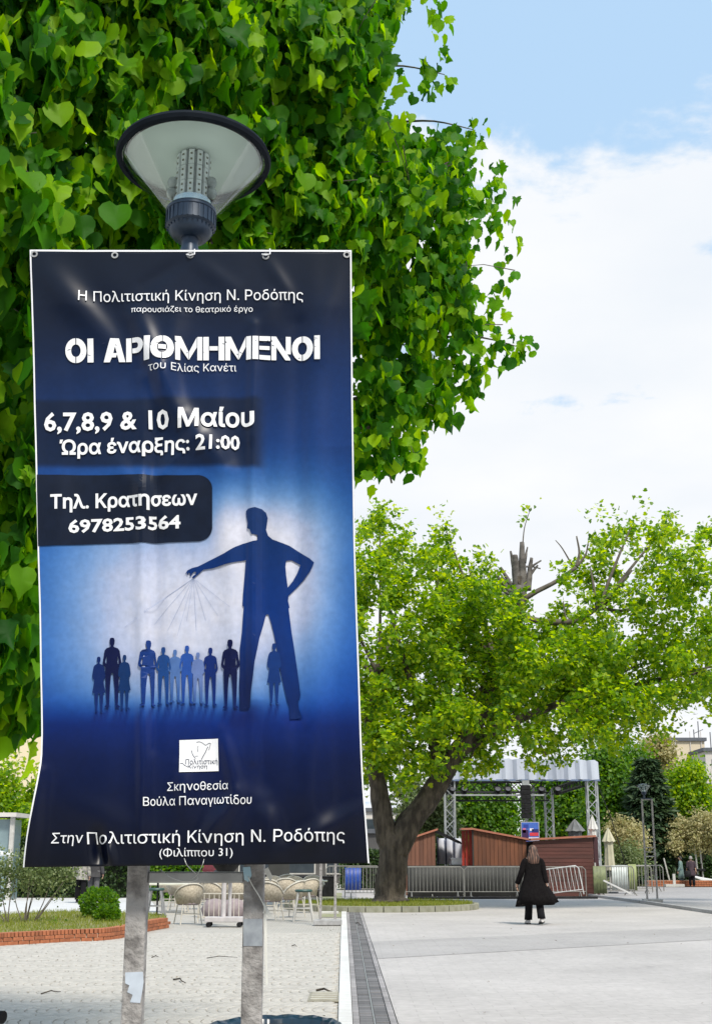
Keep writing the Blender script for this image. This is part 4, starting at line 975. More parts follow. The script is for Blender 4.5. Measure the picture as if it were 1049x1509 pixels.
for px, py, n_ in [(566, 742, 16), (556, 760, 20), (650, 752, 12), (657, 770, 16), (640, 785, 14), (782, 750, 12), (770, 768, 8), (700, 815, 16), (688, 830, 14), (880, 748, 14), (893, 765, 14), (870, 760, 8), (944, 735, 10), (950, 765, 14), (985, 760, 18), (975, 778, 14), (1030, 800, 16), (1044, 770, 16), (1010, 812, 12), (925, 770, 12), (910, 755, 8), (720, 822, 8), (606, 775, 12), (620, 800, 14), (955, 750, 8), (530, 775, 16), (585, 780, 14), (1000, 1070, 14), (985, 1085, 14), (1030, 1055, 14), (960, 1098, 10), (545, 780, 12)]:
    c = at(px, py, TY + rng.uniform(-1, 1)); SPR += [np.array(c) + rng.normal(size=3) * np.array([0.17, 0.2, 0.14]) for _ in range(n_)]
SPR = np.array(SPR); P = np.concatenate([P, SPR]); D = np.concatenate([D, nrm(rng.normal(size=SPR.shape) + np.array([0, 0, 0.6]))])
t, nn = frames(P, D, droop=0.15, outw=0.9, jit=0.5, upn=0.9)
o = leaves('crown', P - np.array(ft.location), t, nn, rng.uniform(0.08, 0.17, len(P)), LEAF_MID, L_mid, ft); o['kind'] = 'stuff'
for i in range(0, len(FL), 2):
    px, py, r_ = FL[i]; c = T3(px, py, TY + 0.3); s0 = T3(*( (560, 1000) if px < 620 else (735, 990) if px < 830 else (880, 900) if py < 900 else (850, 1030)))
    Q, rr = limb([s0, s0.lerp(c, 0.5) + Vector((0, 0, 0.2)), c + Vector((0, 0, 0.3))], 0.07, 0.018, 6); MB().tube(Q, rr, 6).build('branch', m_twig, ft, smooth='all')

# ---- generic background tree
def bg_tree(name, label, cat, blobs, Y, base_px, nleaf, lsize, m, trunk_r=0.12, group=None, per=10, spread=0.25, tm=None, shell=0.5, base_z=0.0):
    b0 = at(base_px, 1300, Y); t_ = thing(name, label, cat, (b0.x, Y, base_z), 0, group); o_ = np.array(t_.location)
    B = [blob(px, py, r_, Y + rng.uniform(-1, 1), 1.0) for px, py, r_ in blobs]
    P, D = cloud(B, nleaf, per, spread, shell=shell); k_ = P[:, 2] > 0.1 + base_z; P = P[k_]; D = D[k_]
    t2, n2 = frames(P, D, droop=0.3, outw=0.7, jit=0.6, upn=0.6)
    o = leaves('crown', P - o_, t2, n2, rng.uniform(0.7, 1.3, len(P)) * lsize, LEAF_SML, m, t_); o['kind'] = 'stuff'
    top = np.array([b[0] for b in B]).mean(0) - o_
    Q, rr = limb([(0, 0, 0), (0.05, 0, top[2] * 0.5), tuple(top)], trunk_r, trunk_r * 0.4, 8); MB().tube(Q, rr, 8, wob=0.2).build('trunk', tm or m_bark, t_, smooth='all')
    for b in B[:5]:
        c = Vector(b[0]) - Vector(o_); Q, rr = limb([(0.03, 0, top[2] * 0.45), (c.x * 0.5, 0, (top[2] * 0.45 + c.z) / 2), tuple(c)], trunk_r * 0.5, trunk_r * 0.15, 6); MB().tube(Q, rr, 6).build('limb', tm or m_bark, t_, smooth='all')
    return t_
GBG = 'trees standing behind the stage'
bg_tree('leafy_tree', 'fresh green tree seen through the stage, left of the black speaker stack', 'tree', [(690, 1190, 40), (650, 1200, 32), (730, 1195, 35), (700, 1225, 30), (740, 1225, 28), (670, 1160, 25), (720, 1150, 30)], 76, 700, 17100, 0.20, L_far, 0.18, GBG)
bg_tree('leafy_tree', 'green tree behind the stage between its two silver towers', 'tree', [(800, 1180, 35), (840, 1200, 40), (795, 1215, 28), (850, 1160, 35), (830, 1225, 28), (860, 1215, 28), (820, 1150, 25)], 78, 832, 17100, 0.20, L_far, 0.2, GBG)
bg_tree('leafy_tree', 'tall full green tree right of the stage beside the dark conifer', 'tree', [(905, 1160, 42), (930, 1120, 30), (895, 1200, 38), (925, 1190, 36), (900, 1225, 30), (940, 1150, 25), (890, 1120, 30)], 72, 905, 19000, 0.19, L_far, 0.2, GBG)
bg_tree('leafy_tree', 'bushy light green tree in front of the cream tower block', 'tree', [(1015, 1150, 26), (1005, 1175, 28), (1030, 1180, 24), (1020, 1130, 12), (990, 1160, 18), (1025, 1205, 24)], 80, 1016, 11400, 0.20, L_mid, 0.18)
bg_tree('leafy_tree', 'sparse tree with white blossom left of the cream tower block', 'tree', [(970, 1095, 14), (980, 1110, 14), (985, 1135, 12), (955, 1105, 14), (975, 1125, 14)], 82, 975, 2850, 0.20, L_cream, 0.12)
bg_tree('grey_green_tree', 'pale grey green tree between the forked trunk and the first hut', 'tree', [(640, 1195, 26), (625, 1215, 20), (655, 1220, 22), (640, 1170, 20), (608, 1190, 22), (600, 1160, 20)], 68, 636, 6840, 0.19, L_olive, 0.14)
# dark conifer in tiers
cf = thing('conifer', 'tall dark conifer right of the stage behind the second lamp', 'conifer', (at(962, 1300, 69).x, 69, 0))
P = []; D = []
ztop = at(962, 1118, 69).z
for k in range(5200):
    h = rng.random() ** 0.8; z = 0.8 + (ztop - 0.8) * h; rad = (1.95 * (1 - h) ** 0.75 + 0.18) * (0.82 + 0.25 * math.sin(h * 60)); a_ = rng.random() * 2 * PI; q_ = rad * rng.random() ** 0.35
    P.append((q_ * math.cos(a_), q_ * math.sin(a_), z - 0.25 * q_)); D.append((math.cos(a_), math.sin(a_), 0.1))
P = np.array(P); D = nrm(np.array(D)); t2, n2 = frames(P, D, droop=0.3, outw=1.0, jit=0.35, upn=0.8)
o = leaves('crown', P, t2, n2, rng.uniform(0.3, 0.6, len(P)), (LEAF_SML[0] * np.array([0.5, 1, 1]), LEAF_SML[1]), L_con, cf); o['kind'] = 'stuff'
MB().tube([(0, 0, 0), (0, 0, ztop * 0.5), (0, 0, ztop)], [0.16, 0.1, 0.02], 8).build('trunk', m_bark, cf, smooth='all')
GS = 'cream-blossomed small trees right of the stage'
bg_tree('blossom_tree', 'rounded cream-blossomed small tree between the parasol and the second lamp', 'tree', [(925, 1232, 22), (910, 1222, 16), (938, 1240, 16), (915, 1245, 16)], 60, 922, 4940, 0.12, L_cream, 0.06, GS, 8, 0.15)
bg_tree('blossom_tree', 'cream-blossomed small tree above the two people on the right', 'tree', [(1000, 1225, 18), (985, 1230, 16), (1012, 1235, 15), (995, 1245, 12)], 68, 996, 4940, 0.12, L_cream, 0.05, GS, 8, 0.15)
bg_tree('blossom_tree', 'cream-blossomed small tree at the right edge above the parked scooter', 'tree', [(1035, 1215, 22), (1050, 1235, 20), (1030, 1240, 16), (1060, 1220, 20)], 67, 1034, 6460, 0.12, L_cream, 0.05, GS, 8, 0.15)
bg_tree('dark_shrub', 'dark leafy thicket behind the second lamp', 'shrub', [(960, 1270, 30), (990, 1275, 24), (1020, 1278, 24), (1045, 1276, 24), (940, 1290, 20), (975, 1250, 22), (1010, 1258, 22), (1040, 1256, 22)], 76, 985, 17100, 0.16, L_dark, 0.1)
bg_tree('dark_shrub', 'dark green thicket behind the huts and barriers', 'shrub', [(650, 1255, 26), (700, 1258, 26), (750, 1258, 26), (800, 1255, 26), (850, 1258, 26), (890, 1265, 26), (920, 1275, 22)], 82, 770, 17100, 0.19, L_dark, 0.1)
bg_tree('pale_shrub', 'pale green bush beside the barriers below the cream blossom', 'shrub', [(925, 1262, 14), (915, 1270, 14), (940, 1272, 10)], 58, 924, 3040, 0.10, L_olive, 0.04)
# clipped hedge
def hedge(label, p0, p1, Y, z1, th, n, m, z0=0.0):
    a, b = at(p0, 1280, Y), at(p1, 1280, Y); t_ = thing('hedge', label, 'hedge', (a.x, Y, z0))
    L_ = b.x - a.x
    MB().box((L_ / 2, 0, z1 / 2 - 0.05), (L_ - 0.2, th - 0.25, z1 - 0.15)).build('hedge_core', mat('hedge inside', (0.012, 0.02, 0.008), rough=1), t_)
    P = np.stack([rng.random(n) * L_, (rng.random(n) - 0.5) * th, rng.random(n) * z1], 1)
    side = rng.random(n) < 0.6; P[side, 1] = -th / 2 + rng.normal(size=side.sum()) * 0.05; P[~side, 2] = z1 + rng.normal(size=(~side).sum()) * 0.05
    D = np.where(side[:, None], np.array([0, -1.0, 0.3]), np.array([0, -0.3, 1.0])); t2, n2 = frames(P, nrm(D), 0.1, 0.6, 0.7, 0.4)
    o = leaves('hedge_leaves', P, t2, n2, rng.uniform(0.08, 0.16, n), LEAF_SML, m, t_); o['kind'] = 'stuff'; return t_
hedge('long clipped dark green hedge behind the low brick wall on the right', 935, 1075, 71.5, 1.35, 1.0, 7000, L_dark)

# ================================================================ buildings far behind
m_cream = mat('cream render', (0.62, 0.54, 0.40), (0.56, 0.48, 0.35), rough=0.9, scale=0.6)
m_pale = mat('pale render', (0.58, 0.55, 0.52), (0.50, 0.47, 0.45), rough=0.9, scale=0.6)
m_roofl = mat('dark roof edge', (0.10, 0.11, 0.13), rough=0.7)
m_pane = mat('window glass', (0.05, 0.065, 0.08), (0.03, 0.04, 0.05), rough=0.12, spec=0.8, scale=1)
m_frame = mat('pale window frame', (0.50, 0.49, 0.46), rough=0.6)
def building(label, x0, x1, ytop, Y, depth, m, wins=(), roof=True, name='apartment_building', front_only=False):
    a, b = at(x0, ytop, Y), at(x1, ytop, Y); h = a.z; w = b.x - a.x
    t_ = thing(name, label, 'building', (a.x + w / 2, Y + depth / 2, 0))
    MB().box((0, 0, h / 2), (w, depth, h)).build('wall', m, t_)
    if roof: MB().box((0, 0, h + 0.12), (w + 0.3, depth + 0.3, 0.24)).build('roof_edge', m_roofl, t_)
    for wx, wz, ww, wh, bal in wins:
        f = MB().box((0, 0, 0), (ww + 0.16, 0.08, wh + 0.16)).build('window', m_frame, t_, loc=(wx, -depth / 2 - 0.03, wz))
        MB().box((0, -0.045, 0), (ww, 0.02, wh)).build('pane', m_pane, f)
        if bal:
            MB().box((0, -0.55, -wh / 2 - 0.16), (ww + 1.0, 1.1, 0.15)).box((0, -1.07, -wh / 2 + 0.4), (ww + 1.0, 0.05, 0.85)).build('balcony', m_pale, f)
    return t_
tw = building('blank cream tower block with a dark roof line beyond the trees', 987, 1037, 1092, 96, 8, m_cream)
for sx in (-0.9, 0.2, 1.0): MB().box((sx, -4.05, 5.5), (0.05, 0.05, 9.6)).build('wall_joint', m_pale, tw)
pb = building('pale apartment block with balconies cut by the right edge of the picture', 1038, 1200, 1107, 92, 9, m_pale,
         [(x, z, 1.5, 1.5, True) for x in (-2.6, 0.4) for z in (7.2, 4.4)] + [(2.9, z, 1.5, 1.5, False) for z in (7.2, 4.4)])
mb = MB()
for x, h in ((-3.4, 1.6), (-3.05, 2.2), (-2.2, 1.4)):
    mb.bar((x, 0, 8.6), (x, 0, 8.9 + h), 0.06)
mb.bar((-3.4, 0, 10.2), (-2.7, 0, 10.5), 0.05); mb.build('roof_aerial', m_roofl, pb)
building('cream building beyond the trees at the left edge', -60, 64, 1078, 58, 10, mat('warm cream render', (0.72, 0.62, 0.44), (0.66, 0.57, 0.40), rough=0.9, scale=0.4), [(-1.4, 2.2, 0.9, 1.2, False)])
building('white office block glimpsed left of the forked trunk', 500, 600, 1196, 88, 8, m_pale, [(x, z, 1.0, 0.8, False) for x in (-1.6, 0, 1.6) for z in (2.0, 3.4)])
building('white building between the forked trunk and the first hut', 600, 640, 1198, 95, 6, m_pale, [(-0.4, 2.6, 0.7, 0.9, False)])
building('long dark street front behind the café tables', 60, 560, 1228, 74, 8, mat('dark shop front', (0.05, 0.05, 0.055), (0.10, 0.095, 0.09), rough=0.6, scale=0.5),
         [(x, 1.3, 1.6, 1.5, False) for x in (-7.5, -5.0, -2.5, 0, 2.5, 5.0, 7.3)], name='shop_front')

# ================================================================ stage
m_alu = mat('silver truss', (0.50, 0.52, 0.53), (0.36, 0.38, 0.40), rough=0.35, metal=0.6, scale=3)
m_blk = mat('black equipment', (0.008, 0.008, 0.009), (0.018, 0.018, 0.02), spec=0.15, rough=0.6, scale=8)
m_can = mat('silver white canopy', (0.44, 0.48, 0.55), (0.33, 0.365, 0.43), rough=0.9, scale=0.9, bump=0.3, bscale=2.5, stretch=(2.2, 1, 0.4))
m_blkt = mat('dark truss', (0.04, 0.042, 0.045), rough=0.5, metal=0.4)
YS = 57.0
tr_ = at(882, 1150, YS); tl_ = at(652, 1150, YS); SX0, SX1 = tl_.x, tr_.x; SZ = tr_.z; SD = 9.0
stage = thing('stage', 'open-air concert stage with a silver white canopy on truss towers', 'stage', ((SX0 + SX1) / 2, YS, 0))
HW = (SX1 - SX0) / 2
def truss(a, b, w, parent, name, m, seg=0.45):
    a, b = Vector(a), Vector(b); d = (b - a).normalized(); u = d.cross(Vector((0, 1, 0))).normalized() if abs(d.y) < 0.9 else Vector((1, 0, 0)); v = d.cross(u)
    cs = [u * w / 2 + v * w / 2, -u * w / 2 + v * w / 2, -u * w / 2 - v * w / 2, u * w / 2 - v * w / 2]
    mb = MB()
    for c in cs: mb.bar(a + c, b + c, w * 0.15)
    mb.build(name, m, parent)
    n = max(2, int((b - a).length / seg)); L = (b - a) / n; mb = MB()
    for k in range(n):
        for q in range(4):
            c0, c1 = cs[q], cs[(q + 1) % 4]
            if k % 2: c0, c1 = c1, c0
            mb.bar(a + L * k + c0, a + L * (k + 1) + c1, w * 0.085)
    mb.build('lacing', m, parent)
for x, y in ((HW - 0.3, 0.2), (-HW + 0.3, 0.2), (HW - 0.9, SD), (-HW + 0.9, SD), (HW - 2.3, 5.6)):
    truss((x, y, 0), (x, y, SZ + 0.1), 0.42 if y < 1 else 0.38, stage, 'tower', m_alu, 0.42)
truss((-HW + 0.3, 0.25, SZ - 0.28), (HW - 2.6, 0.25, SZ - 0.28), 0.42, stage, 'front_truss', m_blkt, 0.4)
truss((-HW + 0.9, SD, SZ - 0.3), (HW - 0.9, SD, SZ - 0.3), 0.4, stage, 'rear_truss', m_blkt)
for x in (-HW + 0.6, HW - 0.6): truss((x, 0.4, SZ - 0.05), (x, SD - 0.2, SZ - 0.05), 0.3, stage, 'side_truss', m_blkt)
MB().bar((-HW + 0.4, 0.0, SZ - 0.62), (HW - 2.4, 0.0, SZ - 0.62), 0.07).build('lighting_bar', m_alu, stage)
# canopy: pleated fascia and an arched skin
zt = at(700, 1120, YS).z
mb = MB(); N = 40; P0 = []
for k in range(N + 1):
    x = -HW + 2 * HW * k / N; yo = 0.07 * math.sin(k * 1.9) - 0.05 * (k % 3)
    P0.append((x, yo - 0.1))
v = []; f = []
for k, (x, y) in enumerate(P0):
    top = zt - 0.06 + 0.10 * math.sin(PI * k / N) ** 0.5 + 0.04 * math.sin(k * 2.3)
    v += [(x, y, SZ + 0.02 + 0.02 * math.sin(k * 1.3)), (x, y + 0.12, top), (x, y + SD * 0.5, top + 0.22), (x, SD + 0.3, top + 0.05)]
for k in range(N):
    for j in range(3): f.append((k * 4 + j, (k + 1) * 4 + j, (k + 1) * 4 + j + 1, k * 4 + j + 1))
mb.add(v, f); o = mb.build('canopy', m_can, stage)
so = o.modifiers.new('thickness', 'SOLIDIFY'); so.thickness = 0.02
MB().box((0, -0.12, SZ + 0.0), (2 * HW + 0.05, 0.06, 0.07)).build('canopy_edge', mat('blue grey edge strip', (0.12, 0.17, 0.28), rough=0.5), stage)
MB().box((0, SD / 2 + 0.3, 0.55), (2 * HW - 1.6, SD - 0.6, 0.1)).build('deck', m_blk, stage)
mb = MB()
for x in np.arange(-HW + 1, HW - 0.9, 1.2):
    for y in (0.8, 3.5, 6.2, 8.6): mb.box((x, y, 0.25), (0.06, 0.06, 0.5))
o = mb.build('deck_prop', m_alu, stage); o['kind'] = 'stuff'
SO = Vector(stage.location)
def spot(px, py, label, w=0.30):
    p = at(px, py, YS + 0.1); t_ = thing('stage_light', label, 'stage light', p, 0, 'black stage lights hanging from the front truss')
    MB().box((0, 0, 0.28), (0.06, 0.06, 0.26)).box((0, 0, 0.15), (w, 0.05, 0.04)).box((-w / 2, 0, 0.04), (0.03, 0.06, 0.24)).box((w / 2, 0, 0.04), (0.03, 0.06, 0.24)).build('yoke', m_blk, t_)
    M = Matrix.Rotation(R(55), 4, 'X'); MB().lathe([(0.06, -0.18), (0.11, -0.16), (0.12, 0.12), (0.14, 0.2), (0.125, 0.2), (0.11, 0.1)], 14, M=M).build('housing', m_blk, t_, smooth=True)
    MB().lathe([(0.001, 0.17), (0.118, 0.17), (0.118, 0.18), (0.001, 0.18)], 14, M=M).build('lens', mat('dark lens', (0.10, 0.10, 0.11), rough=0.1), t_)
for px, lab in ((667, 'black stage light hanging nearest the forked trunk'), (684, 'second black stage light from the forked trunk'), (733, 'black stage light left of the speaker stack, further one'), (748, 'black stage light just left of the speaker stack'), (797, 'black stage light just right of the speaker stack'), (821, 'black stage light hanging beside the rear silver tower')):
    spot(px, 1166, lab)
# line array: a hanging column of boxes
pa = thing('speaker_stack', 'tall black hanging speaker stack in the middle of the stage opening', 'speakers', (at(774, 1160, YS - 0.5).x, YS - 0.5, at(774, 1206, YS - 0.5).z))
zt_ = at(774, 1157, YS - 0.5).z - pa.location.z
for k in range(7):
    h = zt_ / 7; z = h * (k + 0.5); mb = MB().box((0, 0.02 * (3 - k) ** 2 * 0.2, z), (0.40, 0.34, h * 0.93)); mb.build('speaker_box', m_blk, pa, bevel=0.01)
MB().box((0, 0, zt_ + 0.1), (0.3, 0.2, 0.2)).build('rigging_frame', m_alu, pa)
# cable falling from the canopy corner
p0 = at(878, 1150, YS) ; c = MB().tube([(0, 0, 0), (0.5, -0.3, -1.6), (0.9, -0.5, -3.2), (1.2, -0.6, -4.6)], 0.02, 5).build('guy_cable', m_blk, None, loc=p0); tag(c, 'black guy cable running down from the right corner of the canopy', 'cable')

# ================================================================ wooden huts
m_wood = mat('orange brown stained wood', (0.19, 0.068, 0.03), (0.115, 0.043, 0.022), rough=0.65, scale=2.2, rnd=0.22, stretch=(2, 2, 0.3))
m_woodd = mat('dark red brown stained wood', (0.105, 0.032, 0.024), (0.065, 0.022, 0.017), rough=0.6, scale=2, rnd=0.2, stretch=(0.3, 2, 3))
m_red = mat('red painted wood', (0.36, 0.035, 0.02), (0.26, 0.025, 0.015), rough=0.5, scale=2, rnd=0.1)
m_trim = mat('terracotta roof trim', (0.40, 0.15, 0.09), (0.30, 0.11, 0.07), rough=0.6, scale=3)
m_dgrey = mat('dark tarpaulin grey', (0.018, 0.019, 0.018), (0.04, 0.041, 0.038), rough=0.7, scale=1.2)
def hutbox(name, label, px0, px1, zl_px, zr_px, Y, depth, vertical, m, nb, groupm=None, roof=True, mside=None):
    a, b = at(px0, zl_px, Y), at(px1, zr_px, Y); w = b.x - a.x; zl, zr = a.z, b.z
    t_ = thing(name, label, 'hut', ((a.x + b.x) / 2, Y, 0))
    MB().prism([(-w / 2 + 0.02, 0), (w / 2 - 0.02, 0), (w / 2 - 0.02, zr - 0.04), (-w / 2 + 0.02, zl - 0.04)], 0.035, depth).build('shell', mside or m, t_)
    if vertical:
        for k in range(nb):
            x0 = -w / 2 + w * k / nb + 0.006; x1 = -w / 2 + w * (k + 1) / nb - 0.006
            za = zl + (zr - zl) * (x0 + w / 2) / w; zb = zl + (zr - zl) * (x1 + w / 2) / w
            MB().prism([(x0, 0.03), (x1, 0.03), (x1, zb - 0.03), (x0, za - 0.03)], 0.0 + 0.006 * (k % 2), 0.03).build('board', m, t_)
    else:
        for k in range(nb):
            z0 = min(zl, zr) * k / nb + 0.008; z1 = min(zl, zr) * (k + 1) / nb - 0.004
            if k == nb - 1: MB().prism([(-w / 2, z0), (w / 2, z0), (w / 2, zr - 0.03), (-w / 2, zl - 0.03)], -0.004, 0.028).build('board', m, t_)
            else: MB().prism([(-w / 2, z0), (w / 2, z0), (w / 2, z1), (-w / 2, z1)], -0.006 * (k % 2), 0.028).build('board', m, t_)
    if roof:
        MB().prism([(-w / 2 - 0.10, zl - 0.01), (w / 2 + 0.10, zr - 0.01), (w / 2 + 0.10, zr + 0.06), (-w / 2 - 0.10, zl + 0.06)], -0.12, depth + 0.1).build('roof', m_trim, t_)
    return t_, w
h2, w2 = hutbox('wooden_hut', 'orange brown wooden hut with a right-sloping roof and a red open end', 697, 775, 1222, 1238, 51.0, 2.4, True, m_wood, 13)
sd = MB(); zl = at(697, 1222, 51).z; x_ = -w2 / 2
for k in range(3): MB().box((x_ - 0.10 - 0.13 * k, 0.25 + 0.08 * k, zl / 2), (0.122, 0.03, zl - 0.04 - 0.03 * k)).build('red_board', m_red, h2)
MB().box((x_ - 0.03, -0.01, zl / 2), (0.05, 0.06, zl)).build('corner_post', m_dgrey, h2)
MB().box((x_ - 0.22, 0.3, zl + 0.01), (0.5, 0.9, 0.07)).build('gable_trim', m_trim, h2)
h1, w1 = hutbox('wooden_hut', 'brown wooden hut half hidden by the leaning limb of the forked tree', 588, 641, 1243, 1223, 51.5, 2.2, True, mat('red brown stained wood', (0.20, 0.085, 0.05), (0.13, 0.055, 0.035), rough=0.65, scale=2.2, rnd=0.2, stretch=(2, 2, 0.3)), 9)
zr = at(641, 1223, 51.5).z
MB().bar((w1 / 2 + 0.02, -0.05, zr - 0.02), (w1 / 2 + 1.0, -0.05, zr - 0.52), 0.10, 0.05).build('awning_arm', m_blk, h1)
MB().prism([(w1 / 2 + 0.02, zr + 0.03), (w1 / 2 + 1.0, zr - 0.45), (w1 / 2 + 1.0, zr - 0.50), (w1 / 2 + 0.02, zr - 0.04)], 0.0, 1.6).build('awning', m_blk, h1)
h3, w3 = hutbox('wooden_hut', 'dark red brown hut of horizontal boards beside the right stage tower', 785, 873, 1238, 1233, 50.6, 2.6, False, m_woodd, 15)
zr = at(873, 1233, 50.6).z
MB().box((w3 / 2 + 0.10, 0.1, zr / 2), (0.16, 0.2, zr + 0.02)).build('corner_post', mat('dark maroon post', (0.05, 0.015, 0.02), rough=0.5), h3)
MB().box((w3 / 2 + 0.02, -0.10, 0.62), (0.05, 0.04, 1.2)).build('pale_batten', m_frame, h3)
# goods between the first two huts: white sheeted stand, counter boxes
tn = thing('sheeted_stand', 'white sheeted stand with dark upright stripes between the two huts', 'stand', at(664, 1322, 53.5) * 1)
tn.location.z = 0
for dx_ in (-0.33, 0, 0.33):
    mb = MB(); mb.loft([[(dx_ + 0.16 * math.cos(a_) * w_, 0.12 * math.sin(a_) * w_, z) for a_ in np.linspace(0, 2 * PI, 13)[:-1]] for z, w_ in ((1.15, 1.25), (1.6, 1.05), (2.0, 1.0), (2.15, 0.7))]); mb.build('white_sheet', mat('white sheeting', (0.72, 0.74, 0.80), (0.6, 0.62, 0.70), rough=0.6, scale=3), tn, smooth=True)
for dx_ in (-0.5, -0.17, 0.17): MB().bar((dx_, -0.15, 0), (dx_, -0.15, 2.2), 0.05).build('upright', mat('dark blue metal', (0.03, 0.04, 0.09), rough=0.5), tn)
MB().box((0, 0, 0.6), (1.1, 0.5, 0.9)).build('counter', m_pale, tn)
cb = MB().box((0, 0, 0.09), (0.62, 0.4, 0.2)).box((0, 0, 0.22), (0.66, 0.44, 0.06)).build('white_crate', m_vwhite, None, bevel=0.01, loc=at(676, 1274, 52.2)); tag(cb, 'small white lidded crate on a stand right of the white sheeting', 'crate')
cst = MB().box((0, 0, 0), (0.8, 0.5, 0.06)).box((-0.36, 0, -0.6), (0.05, 0.4, 1.15)).box((0.36, 0, -0.6), (0.05, 0.4, 1.15)).build('crate_table', m_blk, None, loc=at(676, 1274, 52.2) - Vector((0, 0, 0.04))); tag(cst, 'narrow black table that carries the white crate', 'table')
# coloured event sign
sg = thing('event_sign', 'blue and red printed event sign on a frame behind the huts', 'sign', at(784, 1320, 53.6)); sg.location.z = 0
a, b = at(771, 1212, 53.6), at(797, 1240, 53.6); sw, sh = b.x - a.x, a.z - b.z; zc_ = (a.z + b.z) / 2
def sgm(name, c): return mat(name, s2l(c), rough=0.5, scale=8)
MB().box((0, 0.03, zc_ / 2 + sh / 4), (sw + 0.05, 0.04, zc_ + sh / 2 + 0.04)).build('frame', m_frame, sg)
MB().box((0, 0, zc_), (sw, 0.02, sh)).build('panel', sgm('sign blue', (62, 104, 190)), sg)
for nm, x, z, w_, h_, c in (('print_patch', -0.18, 0.24, 0.22, 0.16, (30, 60, 150)), ('print_patch', 0.22, 0.05, 0.30, 0.14, (24, 40, 110)), ('print_patch', -0.22, -0.12, 0.28, 0.42, (52, 30, 80)), ('print_patch', 0.16, -0.10, 0.38, 0.14, (206, 62, 78)), ('print_patch', 0.06, 0.10, 0.16, 0.10, (235, 235, 245)), ('print_patch', 0.14, -0.30, 0.44, 0.16, (214, 210, 226)), ('print_patch', -0.26, 0.06, 0.14, 0.2, (190, 110, 150))):
    MB().box((x * sw / 0.74, -0.014, zc_ + z * sh / 0.8), (w_ * sw / 0.74, 0.006, h_ * sh / 0.8)).build(nm, sgm('sign ink %d' % sum(c), c), sg)
for k, z in enumerate((1.95, 1.72, 1.50, 1.30)):
    MB().box((-0.24, -0.01, z), (0.26 - 0.03 * (k % 2), 0.02, 0.15)).build('print_patch', sgm('sign pink', (200, 96, 110)) if k == 0 else sgm('sign white', (232, 228, 224)), sg)

# ================================================================ crowd barriers
m_galv = mat('galvanised steel', (0.27, 0.265, 0.245), (0.18, 0.175, 0.16), rough=0.6, metal=0.2, scale=3)
m_galw = mat('pale painted steel', (0.62, 0.62, 0.62), (0.5, 0.5, 0.5), rough=0.5, scale=3)
BG = 'steel crowd barriers round the stage yard'
def barrier_proto(m, nb=15, w=2.1, feet=True):
    t_ = thing('crowd_barrier', 'x', 'barrier', (0, 0, 0), 0, BG); h = 1.08; zb = 0.22
    fr = [(-w / 2, 0, 0.05), (-w / 2, 0, h - 0.1), (-w / 2 + 0.1, 0, h), (w / 2 - 0.1, 0, h), (w / 2, 0, h - 0.1), (w / 2, 0, 0.05)]
    MB().tube(fr, 0.02, 6).tube([(-w / 2, 0, zb), (w / 2, 0, zb)], 0.016, 6).build('frame', m, t_)
    b0 = None
    for k in range(nb):
        x = -w / 2 + w * (k + 1) / (nb + 1)
        if b0 is None: o = b0 = MB().tube([(0, 0, zb), (0, 0, h)], 0.010, 5).build('bar', m, t_)
        else: o = b0.copy(); COL.objects.link(o); o.parent = t_
        o.location = (x, 0, 0)
    if feet:
        for s_ in (-1, 1):
            MB().tube([(s_ * (w / 2 - 0.22), -0.32, 0.02), (s_ * (w / 2 - 0.22), -0.25, 0.09), (s_ * (w / 2 - 0.22), 0, 0.22), (s_ * (w / 2 - 0.22), 0.25, 0.09), (s_ * (w / 2 - 0.22), 0.32, 0.02)], 0.018, 6).build('foot', m, t_)
    return t_
bp_ = barrier_proto(m_galv)
def place(root, px, Y, lab, rz=0.0, first=False):
    x = at(px, 1300, Y).x
    if first: root.location = (x, Y, 0); root.rotation_euler = (0, 0, rz); root['label'] = lab; return root
    return dup(root, lab, (x, Y, 0), rz)
place(bp_, 640, 48.4, 'crowd barrier directly right of the forked trunk in front of the first hut', 0.01, True)
place(bp_, 727, 48.5, 'crowd barrier in front of the hut with the red end', -0.01)
place(bp_, 820, 48.7, 'crowd barrier behind the woman in the black coat and the dark red brown hut corner', -0.02)
place(bp_, 552, 47.2, 'crowd barrier just left of the forked trunk', 0.03)
place(bp_, 520, 52.5, 'crowd barrier further back behind the blue sheeting', 0.0)
place(bp_, 668, 50.0, 'second-row crowd barrier between the first two huts', 0.06)
bl = barrier_proto(m_galw, 8, 1.35, False); bl.location = (at(833, 1322, 48.0).x, 48.05, 0.02); bl.rotation_euler = (R(-12), R(0), 0)
bl['label'] = 'short pale barrier leaning sideways right of the woman in the black coat'
# shear of the leaning one: it stands tipped to the left
bl.rotation_euler = (R(-14), R(-7), 0)
place(bp_, 905, 50.5, 'crowd barrier seen end-on right of the last hut', R(35))
place(bp_, 922, 53.5, 'crowd barrier behind the pale sheet right of the last hut', 0.05)
place(bp_, 941, 56.5, 'furthest crowd barrier, nearest the second lamp', R(-30))
